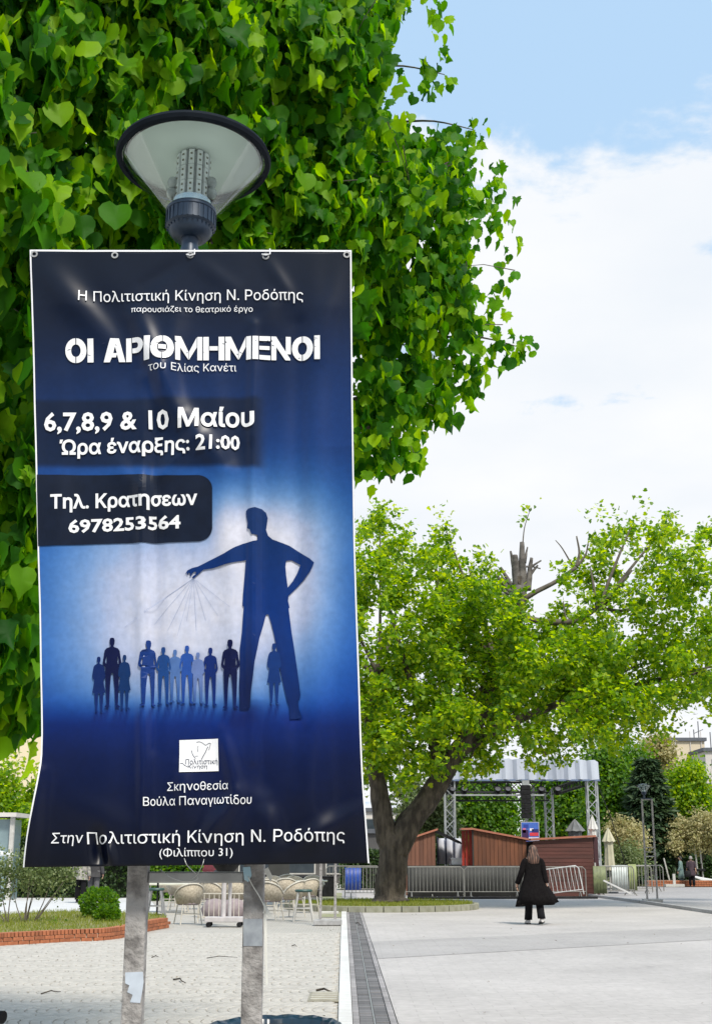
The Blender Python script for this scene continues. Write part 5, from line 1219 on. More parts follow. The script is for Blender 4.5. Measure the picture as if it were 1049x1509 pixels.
# sheets hung on barriers
def sheet_on(name, label, px0, px1, Y, z0, z1, m, rz=0.0, cat='sheeting'):
    a, b = at(px0, 1300, Y), at(px1, 1300, Y); w = b.x - a.x; c = Vector(((a.x + b.x) / 2, Y, 0)); mb = MB(); n = 14; v = []; f = []
    for k in range(n + 1):
        x = -w / 2 + w * k / n; y = 0.012 * math.sin(k * 2.1) + 0.008 * math.sin(k * 4.7)
        v += [(x, y, z0), (x, y * 0.6, (z0 + z1) / 2), (x, 0, z1)]
    for k in range(n):
        for j in range(2): f.append((k * 3 + j, k * 3 + 3 + j, k * 3 + 4 + j, k * 3 + 1 + j))
    mb.add(v, f); o = mb.build(name, m, None, smooth='all', loc=c); o.rotation_euler = (0, 0, rz); s_ = o.modifiers.new('thickness', 'SOLIDIFY'); s_.thickness = 0.012; tag(o, label, cat); return o
sheet_on('blue_sheeting', 'bright blue sheeting on the barrier left of the forked trunk', 508, 532, 49.5, 0.25, 1.05, mat('bright blue plastic', (0.02, 0.07, 0.36), (0.015, 0.05, 0.26), rough=0.45, scale=5))
sheet_on('green_sheeting', 'olive green sheeting on the barrier right of the last hut', 874, 893, 49.8, 0.12, 1.10, mat('olive sheeting', (0.17, 0.20, 0.09), (0.10, 0.12, 0.06), rough=0.6, scale=5))
sheet_on('green_sheeting', 'light olive sheeting next to the pale sheet near the second lamp', 926, 938, 53.2, 0.15, 1.15, mat('light olive sheeting', (0.26, 0.30, 0.12), (0.18, 0.22, 0.09), rough=0.6, scale=5))
sheet_on('pale_sheeting', 'pale grey sheet hung on the barrier between the two olive sheets', 901, 925, 53.2, 0.2, 1.1, mat('pale grey sheeting', (0.52, 0.57, 0.56), (0.38, 0.43, 0.42), rough=0.5, scale=4))
sheet_on('dark_sheeting', 'long dark grey sheeting stretched behind the barriers and below the huts', 600, 784, 49.7, 0.02, 1.12, m_dgrey)
MB_ = MB().bar((-0.5, 0, 0.6), (0.5, 0, 0.12), 0.06).build('fallen_pole', m_galw, None, loc=(at(903, 1310, 50.2).x, 49.4, 0)); tag(MB_, 'pale pole leaning down against the end-on barrier', 'pole')
# thin black tube along the foot of the barriers
cg = MB().tube([(at(600, 1322, 47.6).x, 47.6, 0.04), (at(700, 1322, 47.6).x, 47.5, 0.035), (at(800, 1322, 47.6).x, 47.7, 0.04), (at(880, 1322, 47.8).x, 47.8, 0.04)], 0.05, 6).build('black_tube', m_blk, None); tag(cg, 'thin black tube lying along the feet of the barriers', 'cable')

# closed parasols
def parasol(label, px, Y, ztop_px, zbot, r_, m):
    p = at(px, 1300, Y); t_ = thing('closed_parasol', label, 'parasol', (p.x, Y, 0), 0, 'closed parasols by the stage'); zt = at(px, ztop_px, Y).z
    MB().tube([(0, 0, 0), (0, 0, zt + 0.05)], 0.03, 8).build('pole', m_frame, t_)
    n = 16; rg = []
    for z, w_ in ((zbot, 1.0), (zbot + 0.3, 0.85), ((zbot + zt) / 2, 0.72), (zt - 0.55, 0.75), (zt - 0.5, 1.15), (zt - 0.15, 0.45), (zt, 0.12)):
        rg.append([(r_ * w_ * math.cos(2 * PI * k / n) * (1 + 0.22 * (k % 2)), r_ * w_ * math.sin(2 * PI * k / n) * (1 + 0.22 * (k % 2)), z + 0.03 * (k % 2)) for k in range(n)])
    MB().loft(rg).build('folded_canopy', m, t_, smooth=True); MB().box((0, 0, 0.04), (0.5, 0.5, 0.08)).build('base', m_conc, t_)
parasol('closed white parasol standing in front of the right stage tower', 876.5, 51.8, 1203, 0.9, 0.15, mat('off white canvas', (0.60, 0.60, 0.58), (0.48, 0.48, 0.46), rough=0.8, scale=3))
parasol('closed cream parasol right of the stage tower', 899, 54.0, 1222, 0.9, 0.20, mat('cream canvas', (0.50, 0.47, 0.34), (0.40, 0.38, 0.27), rough=0.8, scale=3))
parasol('closed dark grey parasol seen above the dark red brown hut', 850, 62, 1209, 1.0, 0.35, mat('grey canvas', (0.12, 0.13, 0.14), (0.18, 0.19, 0.2), rough=0.8, scale=3))

# ================================================================ right side: low brick wall, stakes, scooter, people
m_brick = mat('orange brick', (0.42, 0.15, 0.065), (0.30, 0.10, 0.045), rough=0.85, scale=6, rnd=0.25)
m_mort = mat('pale mortar', (0.55, 0.48, 0.38), rough=0.95)
rw = thing('low_brick_wall', 'long low red brick wall in front of the hedge at the far right', 'wall', (at(950, 1300, 66).x, 66, 0))
Lw = at(1080, 1300, 66).x - at(950, 1300, 66).x
MB().box((Lw / 2, 0.06, 0.15), (Lw, 0.2, 0.30)).build('wall_core', m_mort, rw)
b0 = None
for r_ in range(3):
    for k in range(int(Lw / 0.26)):
        if b0 is None: o = b0 = MB().box((0, 0, 0), (0.245, 0.08, 0.085)).build('brick', m_brick, rw)
        else: o = b0.copy(); COL.objects.link(o); o.parent = rw
        o.location = (0.13 + k * 0.26 + (0.13 if r_ % 2 else 0), -0.065, 0.055 + r_ * 0.098)
poly_sheet('grass_bed', [(at(948, 1300, 66).x, 66.2), (60, 66.2), (60, 110), (at(948, 1300, 66).x, 110)], 0.05, mat('dry lawn', (0.13, 0.15, 0.04), (0.18, 0.17, 0.07), rough=1, scale=0.8))
def stake(label, px, Y, h, lean, r_=0.05, m=None, name='stake'):
    p = at(px, 1300, Y); o = MB().tube([(0, 0, 0), (lean * h, 0, h)], [r_, r_ * 0.8], 7).build(name, m or m_frame, None, loc=(p.x, Y, 0.05)); tag(o, label, 'stake', 'pale stakes in the bed on the right')
stake('pale stake leaning left in front of the hedge, nearest the second lamp', 987, 67, 1.3, -0.2)
stake('thin pale stake directly right of the two standing people', 1029, 67, 1.9, -0.05)
stake('pale stake left of the scooter, second from the standing people', 1036, 67, 1.9, -0.04)
stp = MB().box((0, 0, 0.06), (0.9, 0.4, 0.12)).box((0.0, 0, 0.35), (0.12, 0.12, 0.5)).build('stone_bollard', m_frame, None, loc=(at(993, 1304, 65).x, 65, 0.02)); tag(stp, 'short pale stone bollard on a slab left of the standing people', 'bollard')
sc_ = thing('scooter', 'pale parked motor scooter at the right edge beyond the brick wall', 'scooter', (at(1043, 1300, 66.8).x, 66.9, 0.06))
for sx in (-0.55, 0.55):
    w_ = MB().lathe([(0.19, -0.05), (0.25, -0.05), (0.26, 0), (0.25, 0.05), (0.19, 0.05)], 16, c=(sx, 0, 0.26), closed=True, M=Matrix.Rotation(R(90), 4, 'X')).build('wheel', m_blk, sc_, smooth=True)
    MB().lathe([(0.03, -0.04), (0.19, -0.03), (0.19, 0.03), (0.03, 0.04)], 12, c=(sx, 0, 0.26), closed=True, M=Matrix.Rotation(R(90), 4, 'X')).build('rim', m_steel, w_)
MB().prism([(-0.75, 0.45), (-0.2, 0.35), (0.25, 0.28), (0.35, 0.9), (0.45, 0.95), (0.5, 0.45), (0.4, 0.2), (-0.3, 0.2), (-0.75, 0.38)], -0.14, 0.14).build('body', m_vwhite, sc_, bevel=0.03)
MB().box((-0.4, 0, 0.72), (0.6, 0.26, 0.12)).build('seat', m_blk, sc_, bevel=0.03)
MB().tube([(0.38, -0.32, 1.02), (0.38, 0, 0.98), (0.38, 0.32, 1.02)], 0.02, 6).build('handlebar', m_blk, sc_)

# ---------------------------------------------------------------- people
m_skin = mat('skin', (0.50, 0.30, 0.21), (0.44, 0.26, 0.18), rough=0.5, scale=10)
def skin(name, V, E, rad, m, parent, root=0, sub=2):
    me = bpy.data.meshes.new(name); me.from_pydata(V, E, []); o = bpy.data.objects.new(name, me); COL.objects.link(o)
    md = o.modifiers.new('s', 'SKIN'); md.use_smooth_shade = True
    for i, r_ in enumerate(rad):
        sv = me.skin_vertices[0].data[i]; sv.radius = r_ if hasattr(r_, '__len__') else (r_, r_); sv.use_root = (i == root)
    sb = o.modifiers.new('b', 'SUBSURF'); sb.levels = sub; sb.render_levels = sub
    bpy.context.view_layer.update(); me2 = bpy.data.meshes.new_from_object(o.evaluated_get(bpy.context.evaluated_depsgraph_get()))
    o.modifiers.clear(); o.data = me2; bpy.data.meshes.remove(me); me2.name = name; me2.materials.clear(); me2.materials.append(m); me2.shade_smooth(); o.parent = parent; return o
def person(label, loc, rz, H=1.68, coat=None, coatlen=0.55, flare=0.2, trousers=None, hair=None, hairlen=0.15, shoes=None, arms=0.12, stride=0.14, group=None, sway=0.0, hand_detail=True, hips=0.16, sleeve_end=0.0):
    k = H / 1.70; t_ = thing('person', label, 'person', loc, rz, group)
    # facing +Y; stride: left foot forward, right foot back and lifted
    J = {}; V = []; E = []; Rr = []
    def j(n_, p, r_, par=None):
        J[n_] = len(V); V.append((p[0] * k, p[1] * k, p[2] * k)); Rr.append(tuple(x * k for x in r_) if hasattr(r_, '__len__') else r_ * k)
        if par: E.append((J[par], J[n_]))
    j('pelvis', (0, 0, 0.93), (0.15, 0.10)); j('waist', (0, 0.0, 1.08), (0.125, 0.09), 'pelvis'); j('chest', (0, 0.01, 1.27), (0.155, 0.10), 'waist'); j('upper', (0, 0, 1.38), (0.12, 0.075), 'chest')
    j('neck', (0, 0.0, 1.45), 0.05, 'upper'); j('head0', (0, 0.015, 1.53), (0.062, 0.07), 'neck'); j('head1', (0, 0.02, 1.60), (0.076, 0.095), 'head0'); j('head2', (0, 0.01, 1.665), (0.06, 0.075), 'head1')
    for s_, nme in ((-1, 'l'), (1, 'r')):
        ar = arms if isinstance(arms, (int, float)) else arms[0 if s_ < 0 else 1]; fw = -s_ * 0.10
        j('sh' + nme, (s_ * 0.17, 0, 1.38), 0.055, 'upper'); j('el' + nme, (s_ * (0.20 + ar * 0.5), fw * 0.2 - 0.02, 1.10), 0.04, 'sh' + nme)
        j('wr' + nme, (s_ * (0.20 + ar), fw + 0.03, 0.86), 0.026, 'el' + nme); j('pa' + nme, (s_ * (0.205 + ar), fw + 0.04, 0.79), (0.018, 0.036), 'wr' + nme)
        st_ = stride * (1 if s_ < 0 else -1); lift = 0.0 if s_ < 0 else 0.05 * (stride > 0.1)
        j('hp' + nme, (s_ * 0.09, 0, 0.88), 0.095, 'pelvis'); j('kn' + nme, (s_ * 0.095, st_ * 0.35 + 0.03, 0.50), 0.062, 'hp' + nme); j('an' + nme, (s_ * 0.095, st_, 0.10 + lift), 0.04, 'kn' + nme)
        j('ft' + nme, (s_ * 0.10, st_ + 0.10, 0.045 + lift * 0.2), (0.032, 0.038), 'an' + nme)
    body = skin('body', V, E, Rr, m_skin, t_)
    # fingers and thumbs grown from the palms, one mesh with the face details kept on the body
    for s_, nme in ((-1, 'l'), (1, 'r')):
        pa = Vector(V[J['pa' + nme]]); mb = MB()
        for q_ in range(4):
            y = (q_ - 1.5) * 0.019 * k; L_ = (0.062, 0.072, 0.070, 0.056)[q_] * k
            mb.tube([pa + Vector((0, y, -0.01 * k)), pa + Vector((-s_ * 0.004, y, -L_ * 0.6)), pa + Vector((-s_ * 0.018, y, -L_)), pa + Vector((-s_ * 0.03, y, -L_ * 1.2))], [0.009 * k, 0.0085 * k, 0.008 * k, 0.005 * k], 6)
        mb.tube([pa + Vector((-s_ * 0.005, 0.028 * k, 0.03 * k)), pa + Vector((-s_ * 0.02, 0.045 * k, -0.005)), pa + Vector((-s_ * 0.028, 0.042 * k, -0.035 * k))], [0.011 * k, 0.009 * k, 0.007 * k], 6)
        me_ = bpy.data.meshes.new('hand'); me_.from_pydata(mb.v, [], mb.f); bm = bmesh.new(); bm.from_mesh(body.data); bm.from_mesh(me_); bm.to_mesh(body.data); bm.free(); bpy.data.meshes.remove(me_)
    bm = bmesh.new(); bm.from_mesh(body.data)
    fm = MB().lathe([(0.004, 0.03), (0.012, 0.01), (0.016, -0.012), (0.008, -0.02)], 6, c=(0, 0.115 * k, 1.585 * k))
    for s_ in (-1, 1): fm.lathe([(0.001, -0.012), (0.012, -0.006), (0.014, 0.006), (0.006, 0.016)], 8, c=(s_ * 0.080 * k, 0.01, 1.585 * k))
    me_ = bpy.data.meshes.new('face'); me_.from_pydata(fm.v, [], fm.f); bm.from_mesh(me_); bm.to_mesh(body.data); bm.free(); bpy.data.meshes.remove(me_); body.data.shade_smooth()
    for s_ in (-1, 1): MB().lathe([(0.001, -0.008), (0.008, 0), (0.001, 0.008)], 8, c=(s_ * 0.030 * k, 0.103 * k, 1.60 * k)).build('eye', m_blk, t_)
    MB().box((0, 0.100 * k, 1.548 * k), (0.045 * k, 0.012, 0.008)).build('mouth', mat('lip', (0.35, 0.10, 0.08), rough=0.5), t_)
    if trousers:
        rg = []; mb = MB()
        for s_ in (-1, 1):
            st_ = stride * (1 if s_ < 0 else -1); lift = 0 if s_ < 0 else 0.05 * (stride > 0.1); rings = []
            for z, y, rx, ry in ((0.98, 0, 0.125, 0.12), (0.84, 0.0, 0.115, 0.115), (0.50, st_ * 0.35 + 0.02, 0.088, 0.09), (0.25, st_ * 0.75, 0.085, 0.10), (0.09 + lift, st_, 0.088, 0.11)):
                rings.append([((s_ * 0.095 + rx * math.cos(a_)) * k, (y + ry * math.sin(a_)) * k, z * k) for a_ in np.linspace(0, 2 * PI, 15)[:-1]])
            mb.loft(rings)
        mb.build('trousers', trousers, t_, smooth='all')
    if shoes:
        for s_ in (-1, 1):
            st_ = stride * (1 if s_ < 0 else -1); lift = 0 if s_ < 0 else 0.05 * (stride > 0.1); rings = []
            for y, w_, h_ in ((-0.09, 0.03, 0.07), (-0.06, 0.042, 0.095), (0.0, 0.045, 0.09), (0.08, 0.05, 0.065), (0.15, 0.046, 0.05), (0.18, 0.02, 0.03)):
                rings.append([((s_ * 0.10 + w_ * math.cos(a_)) * k, (st_ + y) * k, (0.02 + lift * (1 if y < 0 else 0.6 - y * 2) + max(0.0, h_ * (0.5 + 0.5 * math.sin(a_))) if math.sin(a_) > -0.5 else 0.02 + lift * (1 if y < 0 else 0.6 - y * 2)) * k) for a_ in np.linspace(0, 2 * PI, 11)[:-1]])
            sh_ = MB().loft(rings).build('shoe', shoes, t_, smooth=True)
            MB().box((s_ * 0.10 * k, (st_ + 0.045) * k, (0.014 + lift * 0.75) * k), (0.095 * k, 0.27 * k, 0.024 * k), rx=-R(10) if lift else 0).build('sole', m_blk if shoes is not m_blk else m_dgrey, sh_, bevel=0.006)
    if coat:
        n = 28; rings = []; zh = coatlen
        prof = [(1.455, 0.060, 0.055), (1.43, 0.12, 0.075), (1.39, 0.195, 0.095), (1.30, 0.205, 0.12), (1.12, 0.195, 0.125), (0.95, 0.205 + flare * 0.15, 0.135 + flare * 0.1), (0.78, 0.215 + flare * 0.45, 0.15 + flare * 0.3), ((0.78 + zh) / 2, 0.225 + flare * 0.75, 0.16 + flare * 0.5), (zh, 0.23 + flare, 0.165 + flare * 0.6)]
        prof = [p for p in prof if p[0] >= zh]
        for z, rx, ry in prof:
            g_ = max(0, (0.95 - z) / 0.5)
            rings.append([((rx * (1 + g_ * 0.10 * math.sin(5 * a_ + 0.6)) * math.cos(a_) + sway * g_ * 0.5) * k, (ry * (1 + g_ * 0.12 * math.sin(6 * a_)) * math.sin(a_)) * k, (z + g_ * 0.03 * math.sin(2 * a_ + 0.3) + sway * g_ * 0.35 * math.cos(a_)) * k) for a_ in np.linspace(0, 2 * PI, n + 1)[:-1]])
        mb = MB().loft(rings)
        for s_, nme in ((-1, 'l'), (1, 'r')):
            sh, el, wr = Vector(V[J['sh' + nme]]), Vector(V[J['el' + nme]]), Vector(V[J['wr' + nme]]); e_ = wr.lerp(el, sleeve_end)
            Q, rr = limb([sh + Vector((-s_ * 0.04, 0, 0.01)), sh.lerp(el, 0.25) + Vector((s_ * 0.01, 0, 0)), el, e_], 1, 1, 8, steps=3)
            rr = list(np.interp(np.linspace(0, 1, len(Q)), [0, 0.2, 0.6, 1], [0.062, 0.076, 0.066, 0.060])); mb.tube(Q, [x * k for x in rr], 10)
        mb.build('coat', coat, t_, smooth='all')
    if hair:
        n = 16; rings = []; zl = 1.62 - hairlen
        for z, rx, yb, yf in ((1.715, 0.015, 0.0, 0.02), (1.70, 0.055, -0.06, 0.06), (1.66, 0.085, -0.095, 0.085), (1.60, 0.095, -0.105, 0.06), (1.55, 0.098, -0.11, 0.02), ((1.55 + zl) / 2, 0.10 + hairlen * 0.15, -0.11 - hairlen * 0.06, -0.01), (zl, 0.085 + hairlen * 0.12, -0.11 - hairlen * 0.08, -0.03), (zl - 0.04, 0.05, -0.10, -0.05)):
            cy = (yb + yf) / 2; ry = (yf - yb) / 2
            rings.append([(rx * math.cos(a_) * (1 + 0.09 * math.sin(7 * a_ + z * 9)) * k, (cy + ry * math.sin(a_) * (1 + 0.06 * math.sin(5 * a_))) * k, z * k) for a_ in np.linspace(0, 2 * PI, n + 1)[:-1]])
        MB().loft(rings).build('hair', hair, t_, smooth='all')
    return t_, J, V
m_coat = mat('black wool coat', (0.006, 0.005, 0.0055), (0.010, 0.009, 0.009), rough=0.95, scale=25, spec=0.08)
m_trs = mat('black trousers', (0.007, 0.007, 0.009), rough=0.9, spec=0.2)
m_hair = mat('brown highlighted hair', (0.035, 0.018, 0.012), (0.20, 0.105, 0.07), rough=0.6, scale=11, lo=0.46, hi=0.62, stretch=(3.5, 3, 0.35))
wp = gnd(788, 1362.5)
person('woman walking away in a long flared black coat with wavy brown hair', (wp.x, wp.y, 0), R(4), 1.71, m_coat, 0.43, 0.24, m_trs, m_hair, 0.30, mat('white canvas shoe', (0.62, 0.60, 0.58), (0.4, 0.38, 0.37), rough=0.6, scale=12), arms=(0.15, 0.07), stride=0.27, sway=0.12, sleeve_end=0.1)
m_ghair = mat('grey hair', (0.30, 0.28, 0.26), (0.2, 0.19, 0.18), rough=0.6, scale=12)
def pl(px, py): p = gnd(px, py); return (p.x, p.y, 0.02)
person('person in a pale teal coat standing at the far right', pl(1004, 1306.5), R(70), 1.42, mat('pale teal cloth', (0.16, 0.24, 0.22), (0.10, 0.16, 0.16), rough=0.8, scale=8), 0.45, 0.03, mat('teal trousers', (0.05, 0.09, 0.11), rough=0.8), mat('dark hair', (0.02, 0.017, 0.015), rough=0.6), 0.08, m_blk, arms=0.1, stride=0.05)
person('grey-haired person in a sleeveless dark top at the far right', pl(1019.5, 1307), R(-10), 1.43, mat('dark plum cloth', (0.035, 0.02, 0.03), (0.05, 0.03, 0.04), rough=0.8, scale=8), 0.6, 0.03, m_trs, m_ghair, 0.05, m_blk, arms=0.05, stride=0.06, sleeve_end=0.9)
bgp = gnd(1013, 1307); bag = thing('shoulder_bag', 'black bag held between the two people at the far right', 'bag', (bgp.x, bgp.y - 0.1, 0.62))
MB().loft([[(0.17 * w_ * math.cos(a_), 0.08 * w_ * math.sin(a_), z) for a_ in np.linspace(0, 2 * PI, 13)[:-1]] for z, w_ in ((-0.16, 0.8), (-0.12, 1.05), (0.08, 1.0), (0.14, 0.7))]).build('bag_body', m_blk, bag, smooth=True)
MB().tube([(-0.12, 0, 0.13), (-0.05, 0, 0.3), (0.05, 0, 0.3), (0.12, 0, 0.13)], 0.012, 5).build('handle', m_blk, bag)
person('person in dark clothes standing behind, between the two at the far right', (gnd(1011, 1305).x, gnd(1011, 1305).y + 0.8, 0.02), R(180), 1.5, mat('charcoal cloth', (0.02, 0.02, 0.022), rough=0.8), 0.7, 0.02, m_trs, mat('dark hair', (0.02, 0.017, 0.015)), 0.05, m_blk, arms=0.04, stride=0.02)
person('person in a light mottled jacket and black trousers walking under the poster on the left', pl(118, 1331), R(10), 1.62, mat('mottled light cloth', (0.36, 0.34, 0.30), (0.12, 0.12, 0.11), rough=0.8, scale=12), 0.75, 0.05, m_trs, mat('reddish hair', (0.14, 0.05, 0.035), rough=0.6), 0.12, m_blk, arms=0.08, stride=0.16)
person('person in a plain dark grey jacket walking left of the near lamp post', pl(137, 1330), R(5), 1.72, mat('dark grey jacket', (0.045, 0.043, 0.047), (0.03, 0.03, 0.032), rough=0.85, scale=8), 0.78, 0.07, mat('grey trousers', (0.10, 0.10, 0.11), rough=0.8), m_ghair, 0.04, m_blk, arms=0.09, stride=0.1)

# ================================================================ left side: bed with brick edge, shrubs
bed = thing('brick_edged_bed', 'curved flower bed with a low orange brick edge on the left', 'flower bed', (gnd(100, 1388).x, gnd(100, 1388).y, 0))
BD = Vector(bed.location)
bpth = [gnd(-90, 1404), gnd(-40, 1399), gnd(0, 1394), gnd(50, 1391), gnd(100, 1388), gnd(150, 1386), gnd(185, 1381), gnd(215, 1373), gnd(245, 1367.5)]
Q, _ = limb([Vector((p.x, p.y, 0)) for p in bpth], 1, 1, steps=6)
b0 = {}
for r_, (st_, bh, z) in enumerate(((0.215, 0.058, 0.032), (0.215, 0.058, 0.098), (0.080, 0.075, 0.172))):
    for i, (p, a_) in enumerate(along(Q, st_)):
        if r_ not in b0: o = b0[r_] = MB().box((0, 0, 0), (st_ - 0.020, 0.10 if r_ < 2 else 0.2, bh)).build('brick', m_brick, bed, bevel=0.004)
        else: o = b0[r_].copy(); COL.objects.link(o); o.parent = bed
        nrm_ = Vector((-math.sin(a_), math.cos(a_))); off = 0.0 if r_ < 2 else 0.05
        sh_ = 0.1 if r_ == 1 else 0
        o.location = (p.x - BD.x + nrm_.x * off + math.cos(a_) * sh_, p.y - BD.y + nrm_.y * off + math.sin(a_) * sh_, z); o.rotation_euler = (0, 0, a_)
mb = MB()
for a, b in zip(Q, Q[1:]): 
    d_ = (b - a).normalized(); nn_ = Vector((-d_.y, d_.x, 0)); mb.bar(a - Vector((BD.x, BD.y, 0)) + nn_ * 0.03 + Vector((0, 0, 0.065)), b - Vector((BD.x, BD.y, 0)) + nn_ * 0.03 + Vector((0, 0, 0.065)), 0.10, 0.128)
mb.build('mortar_core', m_mort, bed)
back = [gnd(245, 1362), gnd(215, 1358), gnd(130, 1353), gnd(60, 1355), gnd(0, 1359), gnd(-90, 1362)]
pts = [(q_.x - BD.x, q_.y - BD.y + 0.02) for q_ in Q] + [(p.x - BD.x, p.y - BD.y) for p in back]
me = bpy.data.meshes.new('soil'); tri = tessellate_polygon([[Vector((x, y, 0)) for x, y in pts]]); me.from_pydata([(x, y, 0.17) for x, y in pts] , [], [tuple(t_) for t_ in tri]); me.materials.append(m_soil)
so = bpy.data.objects.new('soil', me); COL.objects.link(so); so.parent = bed; md = so.modifiers.new('thickness', 'SOLIDIFY'); md.thickness = 0.16; md.offset = -1
def inpoly(x, y, pg):
    c = False; n = len(pg)
    for i in range(n):
        x0, y0 = pg[i]; x1, y1 = pg[(i + 1) % n]
        if (y0 > y) != (y1 > y) and x < (x1 - x0) * (y - y0) / (y1 - y0) + x0: c = not c
    return c
xs = [p[0] for p in pts]; ys = [p[1] for p in pts]; G = []
while len(G) < 9000:
    x, y = random.uniform(min(xs), max(xs)), random.uniform(min(ys), max(ys))
    if inpoly(x, y - 0.15, pts) and inpoly(x, y, pts): G.append((x, y, 0.17))
o = grass('lawn', np.array(G), len(G), 0.08, L_yel, bed); o['kind'] = 'stuff'
def ball_bush(label, px, py, r_, base_py, m=None):
    g = gnd(px, base_py); Y = g.y; c = at(px, py, Y); k = r_ * (Y / 1900) * 1.03; t_ = thing('ball_bush', label, 'bush', (g.x, Y, 0.15)); n = 3800
    d = nrm(rng.normal(size=(n, 3))); bump = 1 + 0.08 * np.sin(d[:, 0] * 7 + d[:, 2] * 5); P = d * np.array([k, k, k * 0.86]) * bump[:, None] * (rng.random(n)[:, None] ** 0.25)
    P[:, 2] += c.z - 0.15; t2, n2 = frames(P, d, -0.3, 0.9, 0.5, 0.5); o = leaves('foliage', P, t2, n2, rng.uniform(0.04, 0.075, n), LEAF_SML, m or L_far, t_); o['kind'] = 'stuff'
    MB().tube([(0, 0, -0.1), (0, 0, max(0.1, c.z - 0.2))], 0.03, 6).build('stem', m_twig, t_)
ball_bush('larger round clipped green bush in the left bed', 144, 1333, 26, 1364)
ball_bush('smaller round green bush in front of the larger one', 157, 1350, 16.5, 1370)
def loose_shrub(label, blobs, stems, Y, n, ls, m, name='rose_bush', gz=0.15):
    b0 = at(stems[0][0], 1360, Y); t_ = thing(name, label, 'shrub', (b0.x, Y, gz)); o_ = np.array(t_.location)
    B = [blob(px, py, r_, Y + rng.uniform(-0.3, 0.3)) for px, py, r_ in blobs]; P, D = cloud(B, n, 7, 0.07, shell=0.6); t2, n2 = frames(P, D, 0.4, 0.6, 0.6, 0.5)
    o = leaves('foliage', P - o_, t2, n2, rng.uniform(0.6, 1.3, len(P)) * ls, LEAF_SML, m, t_); o['kind'] = 'stuff'
    for i, (px, bx, by) in enumerate(stems):
        s0 = at(px, 1366, Y); s0.z = gz - 0.05; e_ = at(bx, by, Y); Q, rr = limb([s0 - Vector(o_), (s0.lerp(e_, 0.5) + Vector((random.uniform(-.06, .06), 0, 0))) - Vector(o_), e_ - Vector(o_)], 0.016, 0.005, 6)
        MB().tube(Q, rr, 5).build('stem', m_twig, t_, smooth='all')
loose_shrub('loose grey green shrub with bare stems at the left edge of the bed', [(-10, 1300, 32), (20, 1290, 26), (45, 1290, 22), (0, 1325, 16), (-30, 1330, 24), (10, 1270, 20), (35, 1268, 18)], [(12, 0, 1300), (12, 25, 1290), (12, -20, 1320), (36, 20, 1310), (36, 50, 1300), (38, 45, 1290)], 27.5, 2600, 0.06, L_olive)
loose_shrub('airy shrub with thin dark stems right of the grey green one, partly below the poster', [(70, 1292, 20), (95, 1290, 16), (60, 1275, 18), (85, 1272, 16), (108, 1285, 10), (88, 1318, 7), (56, 1310, 10)], [(38, 60, 1290), (48, 75, 1300), (49, 90, 1305), (40, 50, 1320), (49, 100, 1290)], 28.0, 1700, 0.055, L_olive)
loose_shrub('small sprouting plant in the left bed in front of the grass', [(82, 1363, 7), (90, 1368, 4), (74, 1366, 4)], [(82, 86, 1358), (82, 78, 1360)], 27.2, 90, 0.06, L_far, 'young_plant')
# white path behind the bed and lawn beyond
poly_sheet('white_path', [tuple(gnd(-300, 1358))[:2], tuple(gnd(245, 1358))[:2], tuple(gnd(215, 1316))[:2], tuple(gnd(-300, 1330))[:2]], 0.006, mat('white paving', (0.56, 0.56, 0.56), (0.5, 0.5, 0.5), rough=0.8, scale=2))
poly_sheet('far_lawn', [tuple(gnd(-400, 1309))[:2], tuple(gnd(250, 1306))[:2], tuple(gnd(250, 1300))[:2], tuple(gnd(-400, 1300))[:2]], 0.010, mat('green lawn', (0.10, 0.15, 0.03), (0.15, 0.18, 0.05), rough=1, scale=2))
bg_tree('leafy_tree', 'sunlit yellow green tree in front of the cream building on the left', 'tree', [(8, 1150, 18), (10, 1180, 22), (40, 1190, 18), (55, 1165, 14), (30, 1205, 20), (-20, 1160, 30), (60, 1200, 14), (75, 1150, 20), (20, 1120, 7), (45, 1215, 16)], 50, 18, 5000, 0.17, L_mid, 0.1)
bg_tree('leafy_tree', 'small green tree with its foliage behind the grey kiosk on the left', 'tree', [(25, 1230, 12), (45, 1235, 12), (-10, 1225, 14), (70, 1230, 14)], 52, 50, 1800, 0.16, L_far, 0.07)
kb = thing('kiosk', 'grey green glazed kiosk with a pale corner post at the left edge', 'kiosk', (at(-20, 1300, 46).x, 46, 0))
MB().box((0, 0.8, 1.35), (1.4, 1.5, 2.7)).build('body', mat('grey green panel', (0.22, 0.30, 0.31), (0.15, 0.21, 0.23), rough=0.3, scale=1), kb)
MB().box((0.78, 0.0, 1.45), (0.14, 0.14, 2.9)).build('corner_post', m_frame, kb)
MB().box((0.05, 0.7, 2.85), (1.8, 1.9, 0.14)).build('roof', m_pale, kb)
hedge('dark hedge between the kiosk and the poster on the left', 12, 230, 49, 2.0, 0.8, 4200, L_dark)
aw = thing('awning', 'white sloping café awning at the left edge above the shrubs', 'awning', (at(-20, 1300, 36).x, 36, 0))
z_ = at(0, 1252, 36).z; MB().prism([(-1.2, z_ + 0.25), (0.55, z_ - 0.12), (0.55, z_ - 0.16), (-1.2, z_ + 0.12)], -0.8, 0.8).build('canvas', m_vwhite, aw); MB().bar((-0.3, 0, 0), (-0.3, 0, z_), 0.05).build('pole', m_frame, aw)

